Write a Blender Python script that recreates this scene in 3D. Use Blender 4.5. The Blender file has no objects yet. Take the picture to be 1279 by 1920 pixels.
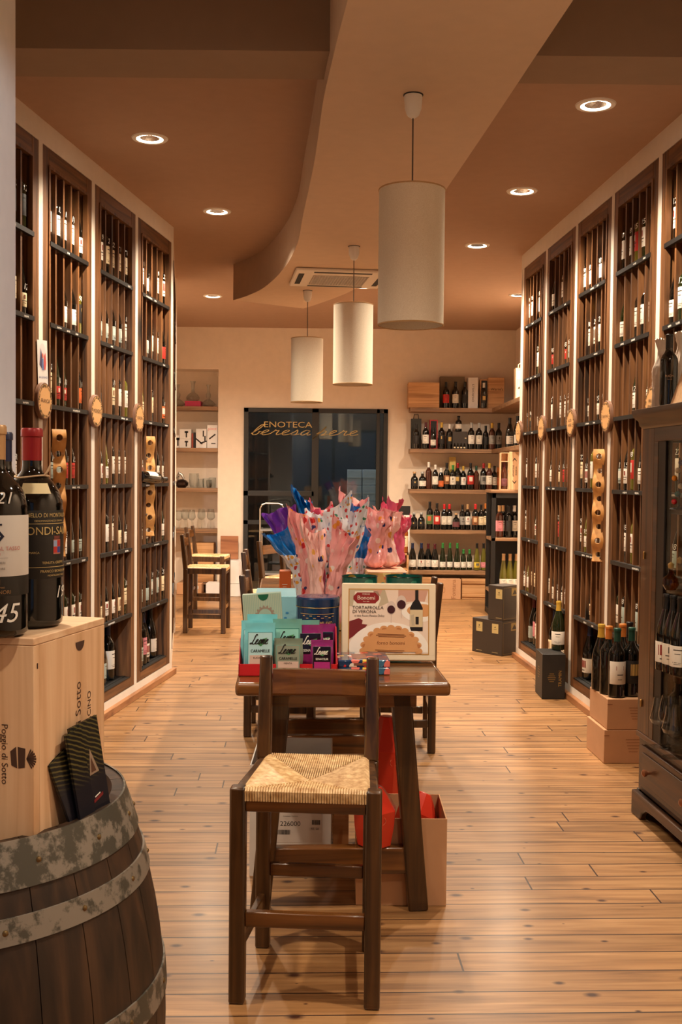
import bpy, math, random
from mathutils import Vector, Matrix, noise as mnoise
rnd = random.Random(7)
sc = bpy.context.scene
COL = sc.collection
R = math.radians

# ---------------------------------------------------------------- camera
CAMZ = 1.4; FPX = 2000.0; TILT = 0.0351; ROLL = 0.0100
_fw = Vector((0, math.cos(TILT), -math.sin(TILT)))
_u0 = Vector((0, math.sin(TILT), math.cos(TILT)))
_r0 = Vector((1, 0, 0))
_cx = _r0*math.cos(ROLL) + _u0*math.sin(ROLL)
_cy = -_r0*math.sin(ROLL) + _u0*math.cos(ROLL)
cam_d = bpy.data.cameras.new('camera'); cam = bpy.data.objects.new('camera', cam_d); COL.objects.link(cam)
cam_d.sensor_fit = 'HORIZONTAL'; cam_d.sensor_width = 36.0; cam_d.lens = FPX/1279*36.0
cam_d.clip_start = 0.05; cam_d.clip_end = 60
m = Matrix.Identity(4)
for i in range(3):
    m[i][0] = _cx[i]; m[i][1] = _cy[i]; m[i][2] = -_fw[i]
m[0][3], m[1][3], m[2][3] = 0, 0, CAMZ
cam.matrix_world = m
sc.camera = cam
CP = Vector((0, 0, CAMZ))
def ray(px, py): return _cx*(px-639.5) + _cy*(960-py) + _fw*FPX
def at(px, py, Y):
    d = ray(px, py); return CP + d*(Y/d.y)
def on(px, py, z):
    d = ray(px, py); return CP + d*((z-CAMZ)/d.z)

# ---------------------------------------------------------------- light
sc.view_settings.view_transform = 'Standard'; sc.view_settings.look = 'None'
sc.view_settings.gamma = 1; sc.view_settings.exposure = -0.14
w = bpy.data.worlds.new('world'); sc.world = w; w.use_nodes = True
w.node_tree.nodes['Background'].inputs[0].default_value = (0.45, 0.62, 1.0, 1)
w.node_tree.nodes['Background'].inputs[1].default_value = 0.22
LAMP_W = 235.0; LAMP_COL = (1.0, 0.82, 0.615)
CEIL = 3.087; SOFF = 2.80; RACKTOP = 2.974
LIGHTS = [on(281,259,CEIL), on(407,396,CEIL), on(399,555,CEIL), on(1117,196,CEIL), on(979,358,CEIL), on(895,460,CEIL),
          on(683,537,CEIL), on(973,553,CEIL), Vector((-1.1,2.55,CEIL)), Vector((1.15,2.3,CEIL)), Vector((-0.9,0.5,CEIL)), Vector((0.9,0.4,CEIL))]

# ---------------------------------------------------------------- materials
MATS = {}
def srgb(r, g, b):
    f = lambda c: (c/255/12.92 if c/255 <= .04045 else ((c/255+.055)/1.055)**2.4)
    return (f(r), f(g), f(b), 1)
def newmat(name):
    mt = bpy.data.materials.new(name); mt.use_nodes = True
    return mt, mt.node_tree.nodes, mt.node_tree.links, mt.node_tree.nodes['Principled BSDF']
def plain(name, col, rough=.5, metal=0, spec=.5, coat=0, bump=0, bscale=200):
    if name in MATS: return MATS[name]
    mt, n, l, b = newmat(name)
    b.inputs['Base Color'].default_value = srgb(*col); b.inputs['Roughness'].default_value = rough
    b.inputs['Metallic'].default_value = metal; b.inputs['Specular IOR Level'].default_value = spec
    b.inputs['Coat Weight'].default_value = coat
    # very light tonal variation so that nothing is a dead flat colour
    tc = n.new('ShaderNodeTexCoord'); no = n.new('ShaderNodeTexNoise'); no.inputs['Scale'].default_value = 14
    l.new(tc.outputs['Object'], no.inputs['Vector'])
    mx = n.new('ShaderNodeMix'); mx.data_type = 'RGBA'; mx.blend_type = 'MULTIPLY'; mx.inputs[0].default_value = 1
    rp = n.new('ShaderNodeMapRange'); rp.inputs['To Min'].default_value = .93; rp.inputs['To Max'].default_value = 1.05
    l.new(no.outputs['Fac'], rp.inputs['Value']); mx.inputs[6].default_value = srgb(*col); l.new(rp.outputs[0], mx.inputs[7])
    l.new(mx.outputs[2], b.inputs['Base Color'])
    if bump:
        n2 = n.new('ShaderNodeTexNoise'); n2.inputs['Scale'].default_value = bscale; l.new(tc.outputs['Object'], n2.inputs['Vector'])
        bp = n.new('ShaderNodeBump'); bp.inputs['Strength'].default_value = bump; bp.inputs['Distance'].default_value = .002
        l.new(n2.outputs['Fac'], bp.inputs['Height']); l.new(bp.outputs[0], b.inputs['Normal'])
    MATS[name] = mt; return mt
def wood(name, dark, mid, light, axis='Z', scale=30, rough=.45, knots=0, stretch=.05, coat=0, spec=.5):
    if name in MATS: return MATS[name]
    mt, n, l, b = newmat(name)
    tc = n.new('ShaderNodeTexCoord'); mp = n.new('ShaderNodeMapping')
    s = [scale]*3; s['XYZ'.index(axis)] = scale*stretch; mp.inputs['Scale'].default_value = s
    oi = n.new('ShaderNodeObjectInfo'); ml = n.new('ShaderNodeMath'); ml.operation = 'MULTIPLY'; ml.inputs[1].default_value = 37
    l.new(oi.outputs['Random'], ml.inputs[0]); cb = n.new('ShaderNodeCombineXYZ')
    for k in range(3): l.new(ml.outputs[0], cb.inputs[k])
    l.new(tc.outputs['Object'], mp.inputs['Vector']); l.new(cb.outputs[0], mp.inputs['Location'])
    no = n.new('ShaderNodeTexNoise'); no.inputs['Detail'].default_value = 5; no.inputs['Distortion'].default_value = .8; no.inputs['Scale'].default_value = 1
    l.new(mp.outputs[0], no.inputs['Vector'])
    cr = n.new('ShaderNodeValToRGB'); e = cr.color_ramp.elements
    e[0].position = .3; e[0].color = srgb(*dark); e[1].position = .72; e[1].color = srgb(*light)
    x = e.new(.5); x.color = srgb(*mid)
    l.new(no.outputs['Fac'], cr.inputs[0]); out = cr.outputs[0]
    if knots:
        m2 = n.new('ShaderNodeMapping'); s2 = [knots]*3; s2['XYZ'.index(axis)] = knots*.45; m2.inputs['Scale'].default_value = s2
        l.new(tc.outputs['Object'], m2.inputs['Vector']); l.new(cb.outputs[0], m2.inputs['Location'])
        vo = n.new('ShaderNodeTexVoronoi'); vo.inputs['Scale'].default_value = 1; l.new(m2.outputs[0], vo.inputs['Vector'])
        mr = n.new('ShaderNodeMapRange'); mr.inputs['From Min'].default_value = .05; mr.inputs['From Max'].default_value = .16
        l.new(vo.outputs['Distance'], mr.inputs['Value'])
        mx = n.new('ShaderNodeMix'); mx.data_type = 'RGBA'; l.new(mr.outputs[0], mx.inputs[0])
        mx.inputs[6].default_value = srgb(*[c*.45 for c in dark]); l.new(out, mx.inputs[7]); out = mx.outputs[2]
    l.new(out, b.inputs['Base Color'])
    b.inputs['Roughness'].default_value = rough; b.inputs['Coat Weight'].default_value = coat; b.inputs['Specular IOR Level'].default_value = spec
    bp = n.new('ShaderNodeBump'); bp.inputs['Strength'].default_value = .15; bp.inputs['Distance'].default_value = .002
    l.new(no.outputs['Fac'], bp.inputs['Height']); l.new(bp.outputs[0], b.inputs['Normal'])
    MATS[name] = mt; return mt
def glassmat(name, tint=(235,240,240), refl=.9, body=.0):
    if name in MATS: return MATS[name]
    mt, n, l, b = newmat(name)
    n.remove(b); o = n['Material Output']
    tr = n.new('ShaderNodeBsdfTransparent'); tr.inputs[0].default_value = srgb(*tint)
    gl = n.new('ShaderNodeBsdfGlossy'); gl.inputs['Roughness'].default_value = .03
    lw = n.new('ShaderNodeLayerWeight'); lw.inputs['Blend'].default_value = .5
    pw = n.new('ShaderNodeMath'); pw.operation = 'POWER'; pw.inputs[1].default_value = 4; l.new(lw.outputs['Facing'], pw.inputs[0])
    mu = n.new('ShaderNodeMath'); mu.operation = 'MULTIPLY_ADD'; mu.inputs[1].default_value = refl; mu.inputs[2].default_value = .04+body; mu.use_clamp = True
    l.new(pw.outputs[0], mu.inputs[0])
    mx = n.new('ShaderNodeMixShader'); l.new(mu.outputs[0], mx.inputs[0]); l.new(tr.outputs[0], mx.inputs[1]); l.new(gl.outputs[0], mx.inputs[2])
    l.new(mx.outputs[0], o.inputs[0]); MATS[name] = mt; return mt
def emis(name, col, s):
    if name in MATS: return MATS[name]
    mt, n, l, b = newmat(name)
    b.inputs['Base Color'].default_value = (0,0,0,1); b.inputs['Emission Color'].default_value = (*col, 1); b.inputs['Emission Strength'].default_value = s
    MATS[name] = mt; return mt
def spotted(name, base, cols, scale=34, rough=.22, dens=.36, alpha=1.0):
    """printed film or paper: voronoi confetti on a base colour"""
    if name in MATS: return MATS[name]
    mt, n, l, b = newmat(name)
    tc = n.new('ShaderNodeTexCoord'); vo = n.new('ShaderNodeTexVoronoi'); vo.inputs['Scale'].default_value = scale
    nz = n.new('ShaderNodeTexNoise'); nz.inputs['Scale'].default_value = scale*.5
    va = n.new('ShaderNodeVectorMath'); va.operation = 'MULTIPLY_ADD'; va.inputs[1].default_value = (.02,.02,.02)
    l.new(tc.outputs['Object'], nz.inputs['Vector']); l.new(nz.outputs['Color'], va.inputs[0]); l.new(tc.outputs['Object'], va.inputs[2])
    l.new(va.outputs[0], vo.inputs['Vector'])
    cr = n.new('ShaderNodeValToRGB'); cr.color_ramp.interpolation = 'CONSTANT'; e = cr.color_ramp.elements
    k = len(cols); e[0].position = 0; e[0].color = srgb(*cols[0]); e[1].position = 1.0/k; e[1].color = srgb(*cols[1])
    for i in range(2, k): x = e.new(i/k); x.color = srgb(*cols[i])
    sx = n.new('ShaderNodeSeparateColor'); l.new(vo.outputs['Color'], sx.inputs[0]); l.new(sx.outputs[0], cr.inputs[0])
    lt = n.new('ShaderNodeMath'); lt.operation = 'LESS_THAN'; lt.inputs[1].default_value = dens; l.new(vo.outputs['Distance'], lt.inputs[0])
    g = n.new('ShaderNodeMath'); g.operation = 'GREATER_THAN'; g.inputs[1].default_value = .35; l.new(sx.outputs[1], g.inputs[0])
    mm = n.new('ShaderNodeMath'); mm.operation = 'MULTIPLY'; l.new(lt.outputs[0], mm.inputs[0]); l.new(g.outputs[0], mm.inputs[1])
    mx = n.new('ShaderNodeMix'); mx.data_type = 'RGBA'; l.new(mm.outputs[0], mx.inputs[0]); mx.inputs[6].default_value = srgb(*base); l.new(cr.outputs[0], mx.inputs[7])
    l.new(mx.outputs[2], b.inputs['Base Color']); b.inputs['Roughness'].default_value = rough; b.inputs['Coat Weight'].default_value = .4
    b.inputs['Alpha'].default_value = alpha
    MATS[name] = mt; return mt

M_wall = plain('plaster_cream', (226,208,188), .85, bump=.15, bscale=60)
M_white = plain('white_paint', (232,222,208), .55)
M_pillar = plain('pillar_white', (238,237,236), .7)
M_ceil = plain('ceiling_taupe', (170,138,114), .9)
M_soff = plain('soffit_cream', (208,182,156), .85)
M_beam = plain('beam_taupe', (150,126,104), .9)
M_rack = wood('rack_wood', (56,35,18), (106,68,37), (136,91,53), 'Z', 34, .5, knots=2.2)
M_rackx = wood('rack_wood_rail', (56,35,18), (106,68,37), (136,91,53), 'X', 34, .5)
M_rackd = wood('rack_panel', (54,35,20), (92,61,36), (114,78,48), 'Z', 30, .6)
M_black = plain('black_strip', (16,14,13), .55)
M_chalk = plain('white_marking', (236,232,222), .7)
M_walnut = wood('walnut_stain', (36,21,10), (68,42,19), (94,61,30), 'Z', 34, .3, coat=.35)
M_walnutx = wood('walnut_stain_top', (58,33,13), (102,62,27), (134,86,41), 'X', 26, .25, coat=.4)
M_cab = wood('cabinet_wood', (30,17,8), (62,35,16), (88,52,25), 'Y', 26, .4, coat=.12)
M_cabz = wood('cabinet_stile_wood', (38,22,9), (80,47,20), (108,67,31), 'Z', 26, .4, coat=.12)
M_dark = plain('cabinet_inside', (22,13,8), .5)
M_pine = wood('pine', (196,148,104), (222,178,134), (236,198,156), 'Z', 26, .6, knots=1.3)
M_pinex = wood('pine_flat', (196,148,104), (222,178,134), (236,198,156), 'X', 26, .6)
M_oak = wood('oak_crate', (150,104,62), (188,140,92), (206,160,112), 'X', 24, .6, knots=3)
M_shelf = wood('shelf_wood', (104,74,50), (142,106,74), (166,128,92), 'X', 24, .55, knots=2)
M_ply = wood('bent_ply', (182,124,62), (206,148,82), (218,164,98), 'Z', 22, .38, coat=.3)
M_skirt = wood('skirting_wood', (120,74,42), (156,104,64), (176,124,80), 'Y', 20, .5, knots=2)
M_barrel = wood('barrel_oak', (26,17,10), (50,33,20), (74,50,31), 'Z', 26, .55)
M_steel = plain('satin_steel', (190,186,178), .35, metal=.9)
M_brass = plain('brass', (196,160,96), .35, metal=.9)
M_kraft = plain('kraft_card', (196,148,108), .8)
M_kraftd = plain('kraft_print', (150,100,66), .8)
M_whitec = plain('white_card', (226,222,218), .6)
M_ink = plain('dark_ink', (48,34,26), .7)
M_inkblk = plain('black_ink', (24,22,22), .6)
M_frame = plain('dark_door_frame', (34,31,26), .4)
M_gold = plain('gold_print', (178,146,86), .4, metal=.3)
M_glass = glassmat('clear_glass', (246,248,248), .75, .02)
M_pane = glassmat('door_glass', (205,210,205), 1.0, .03)
M_cabpane = glassmat('cabinet_glass', (246,245,240), .12, -.032)
M_bottle = plain('dark_bottle_glass', (9,10,8), .06, spec=.8)
M_bgreen = plain('green_bottle_glass', (26,34,14), .07, spec=.8)
M_bolive = plain('olive_bottle_glass', (98,92,30), .08, spec=.8)
M_bamber = plain('amber_bottle_glass', (150,78,24), .08, spec=.8)
M_bbrown = plain('brown_bottle_glass', (70,32,18), .08, spec=.8)
M_ring = plain('lamp_ring', (240,236,228), .4)
M_refl = plain('lamp_reflector', (200,190,180), .12, metal=1)
M_emit = emis('lamp_glow', (1.0,.86,.66), 26)

def linen():
    mt, n, l, b = newmat('linen_shade')
    tc = n.new('ShaderNodeTexCoord'); mp = n.new('ShaderNodeMapping'); mp.inputs['Scale'].default_value = (260,260,900)
    no = n.new('ShaderNodeTexNoise'); no.inputs['Scale'].default_value = 1; l.new(tc.outputs['Object'], mp.inputs[0]); l.new(mp.outputs[0], no.inputs['Vector'])
    cr = n.new('ShaderNodeValToRGB'); e = cr.color_ramp.elements; e[0].position=.3; e[0].color = srgb(228,214,190); e[1].position=.7; e[1].color = srgb(246,236,216)
    l.new(no.outputs['Fac'], cr.inputs[0]); l.new(cr.outputs[0], b.inputs['Base Color']); b.inputs['Roughness'].default_value = .9
    return mt
M_linen = linen()
def rush():
    mt, n, l, b = newmat('rush_weave')
    tc = n.new('ShaderNodeTexCoord'); mp = n.new('ShaderNodeMapping'); mp.inputs['Scale'].default_value = (60,60,60)
    no = n.new('ShaderNodeTexNoise'); no.inputs['Scale'].default_value = 1; no.inputs['Detail'].default_value = 4
    l.new(tc.outputs['Object'], mp.inputs[0]); l.new(mp.outputs[0], no.inputs['Vector'])
    cr = n.new('ShaderNodeValToRGB'); e = cr.color_ramp.elements; e[0].position=.3; e[0].color = srgb(176,134,84); e[1].position=.7; e[1].color = srgb(230,200,152)
    l.new(no.outputs['Fac'], cr.inputs[0]); l.new(cr.outputs[0], b.inputs['Base Color']); b.inputs['Roughness'].default_value = .45
    return mt
M_rush = rush()
def floor_mat():
    mt, n, l, b = newmat('pine_floorboards')
    tc = n.new('ShaderNodeTexCoord'); mp = n.new('ShaderNodeMapping'); mp.inputs['Rotation'].default_value = (0,0,R(-2.2))
    l.new(tc.outputs['Object'], mp.inputs[0])
    br = n.new('ShaderNodeTexBrick'); br.offset = 0; br.squash = 1
    br.inputs['Scale'].default_value = 1; br.inputs['Brick Width'].default_value = 2.3; br.inputs['Row Height'].default_value = .118
    br.inputs['Mortar Size'].default_value = .003; br.inputs['Mortar Smooth'].default_value = .1; br.inputs['Bias'].default_value = 0
    br.inputs['Color1'].default_value = (0,0,0,1); br.inputs['Color2'].default_value = (1,1,1,1); br.inputs['Mortar'].default_value = (.5,.5,.5,1)
    sp = n.new('ShaderNodeSeparateXYZ'); l.new(mp.outputs[0], sp.inputs[0])
    dv0 = n.new('ShaderNodeMath'); dv0.operation='DIVIDE'; dv0.inputs[1].default_value=.118; l.new(sp.outputs[1], dv0.inputs[0])
    fl0 = n.new('ShaderNodeMath'); fl0.operation='FLOOR'; l.new(dv0.outputs[0], fl0.inputs[0])
    wn0 = n.new('ShaderNodeTexWhiteNoise'); wn0.noise_dimensions='1D'; l.new(fl0.outputs[0], wn0.inputs['W'])
    ma0 = n.new('ShaderNodeMath'); ma0.operation='MULTIPLY_ADD'; ma0.inputs[1].default_value=2.3; l.new(wn0.outputs['Value'], ma0.inputs[0]); l.new(sp.outputs[0], ma0.inputs[2])
    cb0 = n.new('ShaderNodeCombineXYZ'); l.new(ma0.outputs[0], cb0.inputs[0]); l.new(sp.outputs[1], cb0.inputs[1])
    l.new(cb0.outputs[0], br.inputs['Vector'])
    m2 = n.new('ShaderNodeMapping'); m2.inputs['Scale'].default_value = (2.2,34,1); l.new(mp.outputs[0], m2.inputs[0])
    ad = n.new('ShaderNodeVectorMath'); ad.operation = 'MULTIPLY_ADD'; ad.inputs[1].default_value = (13,17,5)
    l.new(br.outputs['Color'], ad.inputs[0]); l.new(m2.outputs[0], ad.inputs[2])
    no = n.new('ShaderNodeTexNoise'); no.inputs['Scale'].default_value = 1; no.inputs['Detail'].default_value = 6; no.inputs['Distortion'].default_value = .6
    l.new(ad.outputs[0], no.inputs['Vector'])
    cr = n.new('ShaderNodeValToRGB'); e = cr.color_ramp.elements
    e[0].position=.25; e[0].color = srgb(112,76,43); e[1].position=.75; e[1].color = srgb(184,141,94); x=e.new(.5); x.color=srgb(157,114,71)
    l.new(no.outputs['Fac'], cr.inputs[0])
    # plank to plank tone
    mr = n.new('ShaderNodeMapRange'); mr.inputs['To Min'].default_value=.82; mr.inputs['To Max'].default_value=1.12
    sc_ = n.new('ShaderNodeSeparateColor'); l.new(br.outputs['Color'], sc_.inputs[0]); l.new(sc_.outputs[0], mr.inputs['Value'])
    mx = n.new('ShaderNodeMix'); mx.data_type='RGBA'; mx.blend_type='MULTIPLY'; mx.inputs[0].default_value=1; l.new(cr.outputs[0], mx.inputs[6]); l.new(mr.outputs[0], mx.inputs[7])
    # knots
    m3 = n.new('ShaderNodeMapping'); m3.inputs['Scale'].default_value=(3.6,6.0,1); l.new(mp.outputs[0], m3.inputs[0])
    vo = n.new('ShaderNodeTexVoronoi'); vo.inputs['Scale'].default_value=1; vo.voronoi_dimensions='2D'; l.new(m3.outputs[0], vo.inputs['Vector'])
    sv = n.new('ShaderNodeSeparateColor'); l.new(vo.outputs['Color'], sv.inputs[0])
    kt = n.new('ShaderNodeMath'); kt.operation='MULTIPLY_ADD'; kt.inputs[1].default_value=.055; kt.inputs[2].default_value=.012; l.new(sv.outputs[0], kt.inputs[0])
    dv = n.new('ShaderNodeMath'); dv.operation='DIVIDE'; l.new(vo.outputs['Distance'], dv.inputs[0]); l.new(kt.outputs[0], dv.inputs[1])
    mk = n.new('ShaderNodeMapRange'); mk.inputs['From Min'].default_value=.55; mk.inputs['From Max'].default_value=1.7; l.new(dv.outputs[0], mk.inputs['Value'])
    mx2 = n.new('ShaderNodeMix'); mx2.data_type='RGBA'; l.new(mk.outputs[0], mx2.inputs[0]); mx2.inputs[6].default_value=srgb(62,30,16); l.new(mx.outputs[2], mx2.inputs[7])
    mx3 = n.new('ShaderNodeMix'); mx3.data_type='RGBA'; l.new(br.outputs['Fac'], mx3.inputs[0]); l.new(mx2.outputs[2], mx3.inputs[6]); mx3.inputs[7].default_value=srgb(52,28,16)
    l.new(mx3.outputs[2], b.inputs['Base Color'])
    b.inputs['Coat Weight'].default_value=.25; b.inputs['Coat Roughness'].default_value=.22; b.inputs['Roughness'].default_value=.42
    hs = n.new('ShaderNodeMath'); hs.operation='MULTIPLY_ADD'; hs.inputs[1].default_value=-1; l.new(br.outputs['Fac'], hs.inputs[0])
    n4 = n.new('ShaderNodeMath'); n4.operation='MULTIPLY'; n4.inputs[1].default_value=.25; l.new(no.outputs['Fac'], n4.inputs[0]); l.new(n4.outputs[0], hs.inputs[2])
    bp = n.new('ShaderNodeBump'); bp.inputs['Strength'].default_value=.5; bp.inputs['Distance'].default_value=.003
    l.new(hs.outputs[0], bp.inputs['Height']); l.new(bp.outputs[0], b.inputs['Normal'])
    return mt
M_floor = floor_mat()
def hoopmat(name, amount):
    mt, n, l, b = newmat(name)
    tc = n.new('ShaderNodeTexCoord'); no = n.new('ShaderNodeTexNoise'); no.inputs['Scale'].default_value=26; no.inputs['Detail'].default_value=7; no.inputs['Roughness'].default_value=.65
    l.new(tc.outputs['Object'], no.inputs['Vector'])
    cr = n.new('ShaderNodeValToRGB'); e=cr.color_ramp.elements
    e[0].position=amount-.03; e[0].color=srgb(80,77,68); e[1].position=amount+.05; e[1].color=srgb(138,130,119)
    l.new(no.outputs['Fac'], cr.inputs[0]); l.new(cr.outputs[0], b.inputs['Base Color'])
    b.inputs['Metallic'].default_value=.35; b.inputs['Roughness'].default_value=.5
    return mt
M_rivet = plain('aged_brass', (120,98,64), .4, metal=.7)
M_hoop = hoopmat('zinc_hoop_corroded', .52); M_hoop2 = hoopmat('zinc_hoop', .42)

# ---------------------------------------------------------------- mesh builder
class MB:
    def __init__(s): s.v=[]; s.f=[]; s.m=[]; s.M=Matrix.Identity(4)
    def add(s, vs, fs, m=0):
        k=len(s.v); s.v += [s.M @ Vector(p) for p in vs]; s.f += [tuple(i+k for i in f) for f in fs]; s.m += [m]*len(fs)
    def box(s,x0,x1,y0,y1,z0,z1,m=0):
        s.add([(x0,y0,z0),(x1,y0,z0),(x1,y1,z0),(x0,y1,z0),(x0,y0,z1),(x1,y0,z1),(x1,y1,z1),(x0,y1,z1)],
              [(3,2,1,0),(4,5,6,7),(0,1,5,4),(1,2,6,5),(2,3,7,6),(3,0,4,7)],m)
    def beam(s,p0,p1,w,h,m=0,up=(0,0,1),w1=None,h1=None):
        p0=Vector(p0);p1=Vector(p1);d=(p1-p0).normalized();u=Vector(up)
        if abs(d.dot(u))>.97:u=Vector((0,1,0))
        x=d.cross(u).normalized();y=x.cross(d); w1=w if w1 is None else w1; h1=h if h1 is None else h1
        vs=[]
        for p,a,b in((p0,w,h),(p1,w1,h1)):
            for sx,sy in((-1,-1),(1,-1),(1,1),(-1,1)): vs.append(p+x*a/2*sx+y*b/2*sy)
        s.add(vs,[(0,1,2,3),(7,6,5,4),(4,5,1,0),(5,6,2,1),(6,7,3,2),(7,4,0,3)],m)
    def lathe(s,prof,seg=24,m=0,c=(0,0,0),a0=0,a1=None,sx=1,sy=1):
        full=a1 is None; a1=a0+2*math.pi if full else a1
        n=seg if full else seg+1; vs=[];fs=[]
        for i in range(n):
            a=a0+(a1-a0)*i/seg
            for r,z in prof: vs.append((c[0]+r*math.sin(a)*sx,c[1]-r*math.cos(a)*sy,c[2]+z))
        k=len(prof)
        for i in range(seg):
            j=(i+1)%n
            for q in range(k-1):
                A,B,Cc,D=i*k+q,j*k+q,j*k+q+1,i*k+q+1
                if prof[q][0]<1e-7: fs.append((A,Cc,D))
                elif prof[q+1][0]<1e-7: fs.append((A,B,D))
                else: fs.append((A,B,Cc,D))
        s.add(vs,fs,m)
    def tube(s,pts,r,seg=8,m=0,closed=False):
        pts=[Vector(p) for p in pts];n=len(pts);vs=[];fs=[]
        prev=None
        for i,p in enumerate(pts):
            d=(pts[min(i+1,n-1)]-pts[max(i-1,0)]) if not closed else (pts[(i+1)%n]-pts[i-1])
            d.normalize()
            x=d.cross(Vector((0,0,1)));
            if x.length<.1: x=d.cross(Vector((0,1,0)))
            x.normalize()
            if prev and x.dot(prev)<0:x=-x
            prev=x; y=x.cross(d); rr=r[i] if isinstance(r,(list,tuple)) else r
            for k in range(seg):
                a=2*math.pi*k/seg; vs.append(p+x*math.cos(a)*rr+y*math.sin(a)*rr)
        for i in range(n if closed else n-1):
            j=(i+1)%n
            for k in range(seg):
                q=(k+1)%seg; fs.append((i*seg+k,i*seg+q,j*seg+q,j*seg+k))
        if not closed: fs += [tuple(range(seg))[::-1],tuple(range((n-1)*seg,n*seg))]
        s.add(vs,fs,m)
    def prism(s,poly,z0,z1,m=0):
        n=len(poly); vs=[(x,y,z0) for x,y in poly]+[(x,y,z1) for x,y in poly]
        s.add(vs,[tuple(range(n))[::-1],tuple(range(n,2*n))]+[(i,(i+1)%n,n+(i+1)%n,n+i) for i in range(n)],m)
    def flat(s,poly,z=0,m=0):            # polygon in local xz plane, facing -y, offset z outwards
        s.add([(x,-z,y) for x,y in poly],[tuple(range(len(poly)))],m)
    def build(s,name,mats,parent=None,bevel=0,ang=35,seg=2,loc=None,rz=0):
        me=bpy.data.meshes.new(name); me.from_pydata([tuple(v) for v in s.v],[],s.f)
        if not isinstance(mats,(list,tuple)): mats=[mats]
        for a in mats: me.materials.append(a)
        me.polygons.foreach_set('material_index',s.m); me.polygons.foreach_set('use_smooth',[True]*len(s.f))
        me.update(); me.set_sharp_from_angle(angle=R(ang))
        o=bpy.data.objects.new(name,me); COL.objects.link(o)
        if parent: o.parent=parent
        if loc is not None: o.location=loc
        if rz: o.rotation_euler=(0,0,rz)
        if bevel:
            b=o.modifiers.new('edge','BEVEL'); b.width=bevel; b.segments=seg; b.limit_method='ANGLE'; b.angle_limit=R(50)
        return o
def tag(o,label=None,cat=None,group=None,kind=None):
    if label:
        o['label']=label
    if cat:o['category']=cat
    if group:o['group']=group
    if kind:o['kind']=kind
    return o
def thing(name,label,cat,loc=(0,0,0),rz=0,group=None,mat=None):
    o=bpy.data.objects.new(name,None);COL.objects.link(o);o.empty_display_size=.05
    if mat is not None:o.matrix_world=mat
    else:o.location=loc;o.rotation_euler=(0,0,rz)
    return tag(o,label,cat,group)
def struct(o): o['kind']='structure'; return o
def meshobj(name,me,parent=None):
    o=bpy.data.objects.new(name,me);COL.objects.link(o)
    if parent:o.parent=parent
    return o

# ---- lettering
_tc={}
def text_geo(t):
    if t in _tc:return _tc[t]
    c=bpy.data.curves.new('t','FONT');c.body=t;c.size=1;c.resolution_u=3;c.align_x='CENTER';c.align_y='CENTER'
    o=bpy.data.objects.new('t',c);COL.objects.link(o);dg=bpy.context.evaluated_depsgraph_get()
    me=bpy.data.meshes.new_from_object(o.evaluated_get(dg))
    r=([tuple(v.co[:2]) for v in me.vertices],[tuple(p.vertices) for p in me.polygons])
    bpy.data.objects.remove(o);bpy.data.curves.remove(c);bpy.data.meshes.remove(me);_tc[t]=r;return r
def text(mb,t,x,z,size,m=0,off=.0006,wrap=None,rot=0,sx=1,shear=0,a0=0):
    """letters on the local xz plane facing -y, or wrapped on a cylinder of radius wrap"""
    vs,fs=text_geo(t);out=[];c,s_=math.cos(rot),math.sin(rot)
    for u,v in vs:
        u=(u+v*shear)*size*sx;v=v*size;u,v=u*c-v*s_,u*s_+v*c;u+=x;v+=z
        if wrap: a=a0+u/wrap;out.append(((wrap+off)*math.sin(a),-(wrap+off)*math.cos(a),v))
        else: out.append((u,-off,v))
    mb.add(out,fs,m)
def catmull(p,n=5):
    p=[Vector(q) for q in p];o=[]
    q=[p[0]]+p+[p[-1]]
    for i in range(1,len(q)-2):
        for k in range(n):
            t=k/n;o.append(.5*((2*q[i])+(q[i+1]-q[i-1])*t+(2*q[i-1]-5*q[i]+4*q[i+1]-q[i+2])*t*t+(3*q[i]-q[i-1]-3*q[i+1]+q[i+2])*t**3))
    o.append(p[-1]);return o
CUR={'e':([(0,.08),(.22,.28),(.3,.44),(.2,.5),(.08,.36),(.06,.15),(.17,0),(.34,.04),(.46,.12)],.46),
'r':([(0,.1),(.12,.4),(.14,.52),(.2,.42),(.32,.44),(.3,.2),(.33,.03),(.42,.04),(.5,.12)],.5),
's':([(0,.1),(.14,.36),(.2,.52),(.27,.3),(.26,.08),(.14,0),(.05,.05),(.2,.0),(.44,.12)],.44),
'a':([(.36,.44),(.2,.5),(.06,.3),(.06,.08),(.18,0),(.32,.2),(.38,.46),(.35,.1),(.42,0),(.52,.1)],.52),
'n':([(0,.1),(.08,.45),(.13,.46),(.1,0),(.2,.36),(.3,.48),(.36,.38),(.34,.06),(.42,0),(.52,.1)],.52),
'o':([(.2,.48),(.06,.3),(.08,.06),(.2,0),(.32,.16),(.32,.4),(.2,.48),(.32,.38),(.46,.42)],.44),
'L':([(.55,.9),(.46,1.05),(.34,.9),(.26,.4),(.12,.05),(-.08,.0),(-.02,.12),(.2,.08),(.42,-.03),(.62,.1)],.6),
'b':([(0,.1),(.2,.6),(.28,1.0),(.2,1.05),(.1,.7),(.06,.2),(.12,.0),(.28,.05),(.32,.3),(.24,.36),(.42,.3)],.42),
'p':([(0,.12),(.16,.5),(.2,.9),(.1,.2),(0,-.45),(.1,.1),(.22,.42),(.36,.4),(.36,.14),(.24,0),(.44,.03),(.56,.1)],.54)}
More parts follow.
